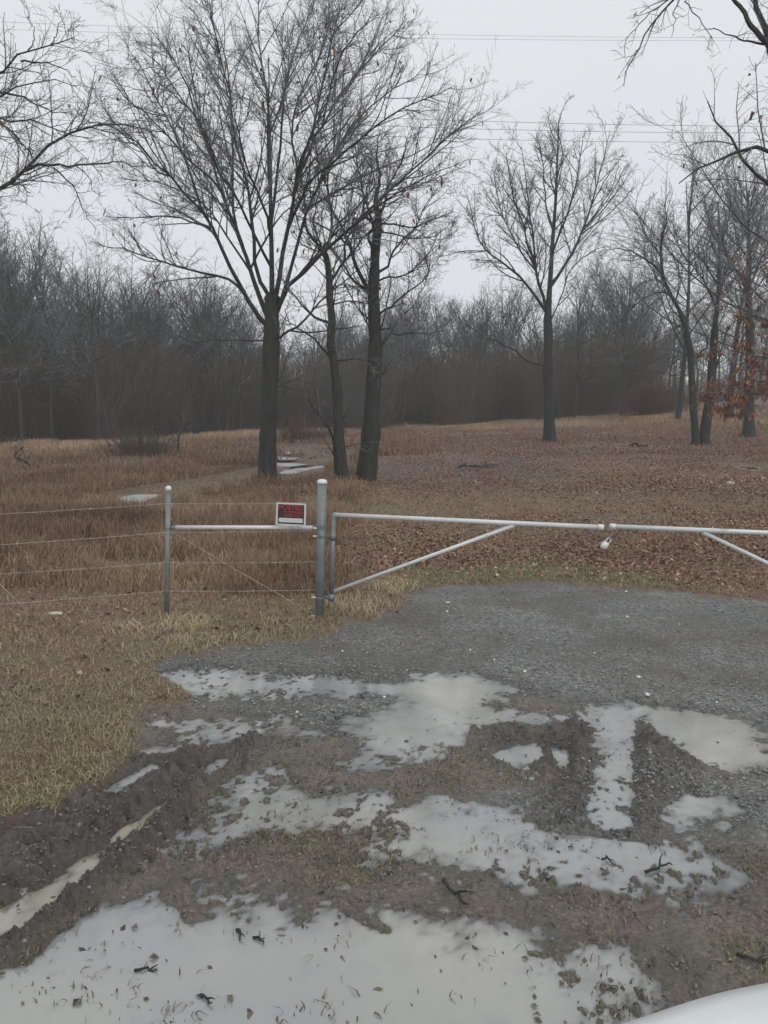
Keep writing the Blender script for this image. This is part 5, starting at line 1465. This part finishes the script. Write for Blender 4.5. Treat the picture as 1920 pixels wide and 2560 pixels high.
def rock(name, label, c, s, mat, seed, sub=2, cat='stone'):
    import bmesh
    bm = bmesh.new(); bmesh.ops.create_icosphere(bm, subdivisions=sub, radius=1)
    rg = RS(seed); ph = rg.rand(6) * 6.28
    for v in bm.verts:
        x, y, z = v.co; k = 1 + .16 * math.sin(3 * x + ph[0]) + .13 * math.sin(4 * y + ph[1]) + .1 * math.sin(5 * z + 2 * x + ph[2])
        v.co = Vector((x * k * s[0], y * k * s[1], z * k * s[2]))
    me = bpy.data.meshes.new(name); bm.to_mesh(me); bm.free()
    for p in me.polygons: p.use_smooth = True
    o = link(name, me, mat, None, [float(v) for v in c]); tag(o, label, cat); return o
PALE = flat_mat('pale_stone', (.62, .58, .48), .7)
pc = gp(1580, 1048); rock('pale_stone', 'bright pale stone in the leaves below the fire ring', pc + [0, 0, .03], (.13, .09, .07), PALE, 1)
pc = gp(1650, 1036); rock('pale_stone', 'small pale stone at the right edge beside the fire ring', pc + [0, 0, .02], (.07, .05, .04), PALE, 2)
pc = at_z(1381, 1465, .02); rock('white_stone', 'bright white pebble on the gravel above the flooded rut', pc + [0, 0, .01], (.022, .015, .011), PIPE, 3)
pc = at_z(967, 1303, .03); rock('white_stone', 'small white pebble near the far left corner of the gravel', pc + [0, 0, .01], (.024, .016, .012), PIPE, 4)
pc = at_z(1398, 1503, .02); rock('white_stone', 'small white pebble just beyond the right puddle', pc + [0, 0, .01], (.022, .018, .012), PIPE, 5)
pc = at_z(120, 1330, .05); rock('pale_stone', 'flat pale stone in the grass under the left fence wires', pc + [0, 0, .02], (.06, .045, .02), PALE, 6)
def stick(label, ds, r, seed, lift=.01, water=False):
    rng = RS(seed); p = []
    for a, b in ds:
        q = gp(a, b) if not water else at_z(a, b, 0)
        z = float(terrain(np.array([q[0]]), np.array([q[1]]))[0][0]); q[2] = max(z, 0 if water else z) + lift; p.append(q)
    P = smooth_path(p, 9); P += rng.randn(*P.shape) * r * .6
    base = P[0].copy()
    root = thing('fallen_stick', label, 'stick', base)
    tube_part('stem', P - base, list(np.linspace(r, r * .4, 9)), BARK, root, 7)
    i = 5; d = P[7] - P[3]; d /= np.linalg.norm(d); s = np.array([-d[1], d[0], .5]); L = np.linalg.norm(P[-1] - P[0]) * .35
    tube_part('side_twig', [P[i] - base, P[i] + (d + s) * L * .4 - base, P[i] + (d + s * .7) * L - base], [r * .6, r * .45, r * .2], BARK, root, 6)
stick('dark forked twig floating in the big puddle right of the others', [(545, 2028), (560, 2030), (568, 2042)], .006, 1, .01, True)
stick('upright curled twig standing in the big puddle', [(512, 2010), (520, 2022), (518, 2036)], .006, 2, .012, True)
stick('straight dark stick lying flat in the big puddle', [(288, 2100), (315, 2095), (342, 2101)], .006, 3, .006, True)
stick('bent dark twig in the lower middle of the big puddle', [(432, 2153), (445, 2160), (452, 2175)], .006, 4, .01, True)
stick('dark stick with a side twig at the edge of the middle puddle', [(955, 1915), (985, 1940), (1010, 1965)], .009, 5, .015, True)
stick('thin dark twig in the middle puddle toward the right', [(1300, 1862), (1312, 1858), (1320, 1872)], .006, 6, .012, True)
stick('dark twigs at the right end of the middle puddle', [(1390, 1888), (1425, 1878), (1450, 1870)], .008, 7, .012, True)
stick('long fallen branch in the leaves left of the lone tree', [(990, 1012), (1030, 1014), (1080, 1008)], .035, 8, .05)
stick('dark fallen log lying in the leaves right of the lone tree', [(1360, 962), (1380, 964), (1395, 965)], .07, 9, .05)
stick('thin branch lying near the bottom right edge beside the truck hood', [(1590, 2068), (1620, 2082), (1659, 2090)], .006, 10, .01, True)

# ------------------------------------------------------------------ power lines
PWR = metal_mat('power_cable', (.10, .10, .105), .7, .2)
def cable(label, ds, Y, r):
    xs = [a for a, _ in ds]; ys = [b for _, b in ds]
    c = np.polyfit(xs, ys, 2 if len(ds) > 2 else 1)
    X = np.linspace(-500, 2200, 40)
    P = np.array([at(x, np.polyval(c, x), Y) for x in X])
    V, F = tubes(P[None], np.full((1, len(P)), r), 6)
    o = link('power_line', fast_mesh('power_line', V, F, True), PWR); tag(o, label, 'power line', 'power lines crossing the sky')
cable('uppermost faint power line near the top of the sky', [(0, 48), (300, 57), (905, 75), (1529, 81)], 118, .020)
cable('second faint power line from the top of the sky', [(0, 63), (300, 72), (905, 83), (1529, 88)], 118, .020)
cable('upper one of the three lower darker power lines', [(170, 222), (450, 236), (920, 259), (1474, 271)], 100, .026)
cable('middle one of the three lower darker power lines', [(170, 238), (450, 254), (1029, 279), (1454, 286)], 100, .026)
cable('lowest one of the three lower darker power lines', [(170, 262), (450, 278), (1044, 301), (1454, 307)], 100, .026)

# ------------------------------------------------------------------ truck hood at the lower right
def truck():
    root = thing('pickup_truck', 'front corner of a white vehicle hood at the lower right corner', 'truck', (0, 0, 0))
    m, nt, b = new_mat('white_car_paint')
    tc = N(nt, 'ShaderNodeTexCoord'); n = noise(nt, tc.outputs['Object'], 9, 5, .6)
    nt.links.new(ramp(nt, [(.3, (.78, .80, .81)), (.7, (.84, .855, .86))], n), b.inputs['Base Color'])
    vd = N(nt, 'ShaderNodeTexVoronoi'); vd.inputs['Scale'].default_value = 45; nt.links.new(tc.outputs['Object'], vd.inputs['Vector'])
    dr = ramp(nt, [(0, (1, 1, 1)), (.22, (0, 0, 0))], vd.outputs['Distance']); bd = N(nt, 'ShaderNodeBump'); bd.inputs['Strength'].default_value = .5; bd.inputs['Distance'].default_value = .002
    nt.links.new(dr, bd.inputs['Height']); nt.links.new(bd.outputs[0], b.inputs['Coat Normal'])
    b.inputs['Roughness'].default_value = .25; b.inputs['Coat Weight'].default_value = .5; b.inputs['Coat Roughness'].default_value = .08
    zE = 1.16
    edge = [at_z(a, c, zE) for a, c in ((1120, 2285), (1220, 2232), (1300, 2203), (1370, 2180), (1440, 2157), (1530, 2130), (1600, 2114), (1659, 2104), (1760, 2090), (1900, 2080), (2100, 2082))]
    E = smooth_path(edge, 40)[:, :2]
    T = np.gradient(E, axis=0); T /= np.linalg.norm(T, axis=1, keepdims=True)
    Nn = np.c_[T[:, 1], -T[:, 0]]            # towards the cabin
    prof = [(-.012, -.62), (-.015, -.30), (-.012, -.10), (-.004, -.045), (.0, -.02), (.012, -.004), (.04, .008), (.10, .022), (.22, .040), (.40, .055)]
    V, F = [], []
    for o_, dz in prof:
        for k in range(40): V.append((E[k, 0] + Nn[k, 0] * o_, E[k, 1] + Nn[k, 1] * o_, zE + dz))
    for i in range(len(prof) - 1):
        for k in range(39): F.append((i * 40 + k, (i + 1) * 40 + k, (i + 1) * 40 + k + 1, i * 40 + k + 1))
    split = 3
    def sub(nm, f0, f1):
        fs = F[f0 * 39:f1 * 39]; me = bpy.data.meshes.new(nm); used = sorted({i for f in fs for i in f}); mp = {u: i for i, u in enumerate(used)}
        me.from_pydata([V[u] for u in used], [], [[mp[i] for i in f] for f in fs])
        for p in me.polygons: p.use_smooth = True
        o = link(nm, me, m, root); md = o.modifiers.new('thick', 'SOLIDIFY'); md.thickness = .0015; return o
    sub('hood', split, len(prof) - 1); sub('fender', 0, split)
truck()

# ------------------------------------------------------------------ air, sky, sun
hb_ = link('haze', box_mesh('haze', (0, 20, 33), (520, 500, 82)))
hb_['kind'] = 'stuff'; hb_['label'] = 'thin damp haze hanging over the field and wood'; hb_['category'] = 'haze'
mh = bpy.data.materials.new('haze'); mh.use_nodes = True; nt = mh.node_tree
for n_ in list(nt.nodes): nt.nodes.remove(n_)
out = nt.nodes.new('ShaderNodeOutputMaterial'); pv = nt.nodes.new('ShaderNodeVolumePrincipled')
pv.inputs['Color'].default_value = (.92, .95, .98, 1); pv.inputs['Density'].default_value = .0018; pv.inputs['Anisotropy'].default_value = .2
nt.links.new(pv.outputs[0], out.inputs['Volume']); hb_.data.materials.append(mh)

SUN_EL, SUN_AZ = math.radians(38), math.radians(150)
w = bpy.data.worlds.new('World'); sc.world = w; w.use_nodes = True; nt = w.node_tree
bg = nt.nodes['Background']
sky = nt.nodes.new('ShaderNodeTexSky'); sky.sky_type = 'NISHITA'; sky.sun_disc = False; sky.sun_elevation = SUN_EL; sky.sun_rotation = SUN_AZ; sky.air_density = 1; sky.dust_density = 3
hs_ = nt.nodes.new('ShaderNodeHueSaturation'); hs_.inputs['Saturation'].default_value = .12; nt.links.new(sky.outputs[0], hs_.inputs['Color'])
# overcast: an even cloud layer, brighter overhead, over the clear sky
tc = nt.nodes.new('ShaderNodeTexCoord'); sep = nt.nodes.new('ShaderNodeSeparateXYZ'); nt.links.new(tc.outputs['Generated'], sep.inputs[0])
nz = nt.nodes.new('ShaderNodeTexNoise'); nz.inputs['Scale'].default_value = 1.6; nz.inputs['Detail'].default_value = 3; nt.links.new(tc.outputs['Generated'], nz.inputs['Vector'])
cr = nt.nodes.new('ShaderNodeValToRGB'); e = cr.color_ramp.elements
e[0].position = 0.0; e[0].color = (7.0, 7.25, 7.5, 1); e[1].position = .55; e[1].color = (7.0, 7.3, 7.5, 1)
nt.links.new(sep.outputs[2], cr.inputs[0])
mm = nt.nodes.new('ShaderNodeMix'); mm.data_type = 'RGBA'; mm.blend_type = 'MULTIPLY'; mm.inputs[0].default_value = .12
nt.links.new(cr.outputs[0], mm.inputs[6]); nt.links.new(nz.outputs['Fac'], mm.inputs[7])
mx = nt.nodes.new('ShaderNodeMix'); mx.data_type = 'RGBA'; mx.inputs[0].default_value = .88
nt.links.new(hs_.outputs[0], mx.inputs[6]); nt.links.new(mm.outputs[2], mx.inputs[7])
nt.links.new(mx.outputs[2], bg.inputs['Color']); bg.inputs['Strength'].default_value = .122
sl = bpy.data.lights.new('sun', 'SUN'); sl.energy = .5; sl.angle = math.radians(25); sl.color = (1, .97, .93)
so = bpy.data.objects.new('sun', sl); C.objects.link(so)
dv = Vector((math.sin(SUN_AZ) * math.cos(SUN_EL), math.cos(SUN_AZ) * math.cos(SUN_EL), math.sin(SUN_EL)))
so.rotation_euler = dv.to_track_quat('Z', 'Y').to_euler(); so.location = (0, 0, 30)

vs = sc.view_settings
vs.view_transform = 'Standard'; vs.look = 'None'; vs.exposure = 0.12; vs.gamma = 1.0; vs.use_curve_mapping = False
sc.cycles.use_denoising = True
sc.cycles.volume_bounces = 2; sc.cycles.max_bounces = 6
for o in C.objects:
    if o.type == 'MESH' and 'kind' not in o and o.parent is None and 'category' not in o:
        print('UNTAGGED', o.name)
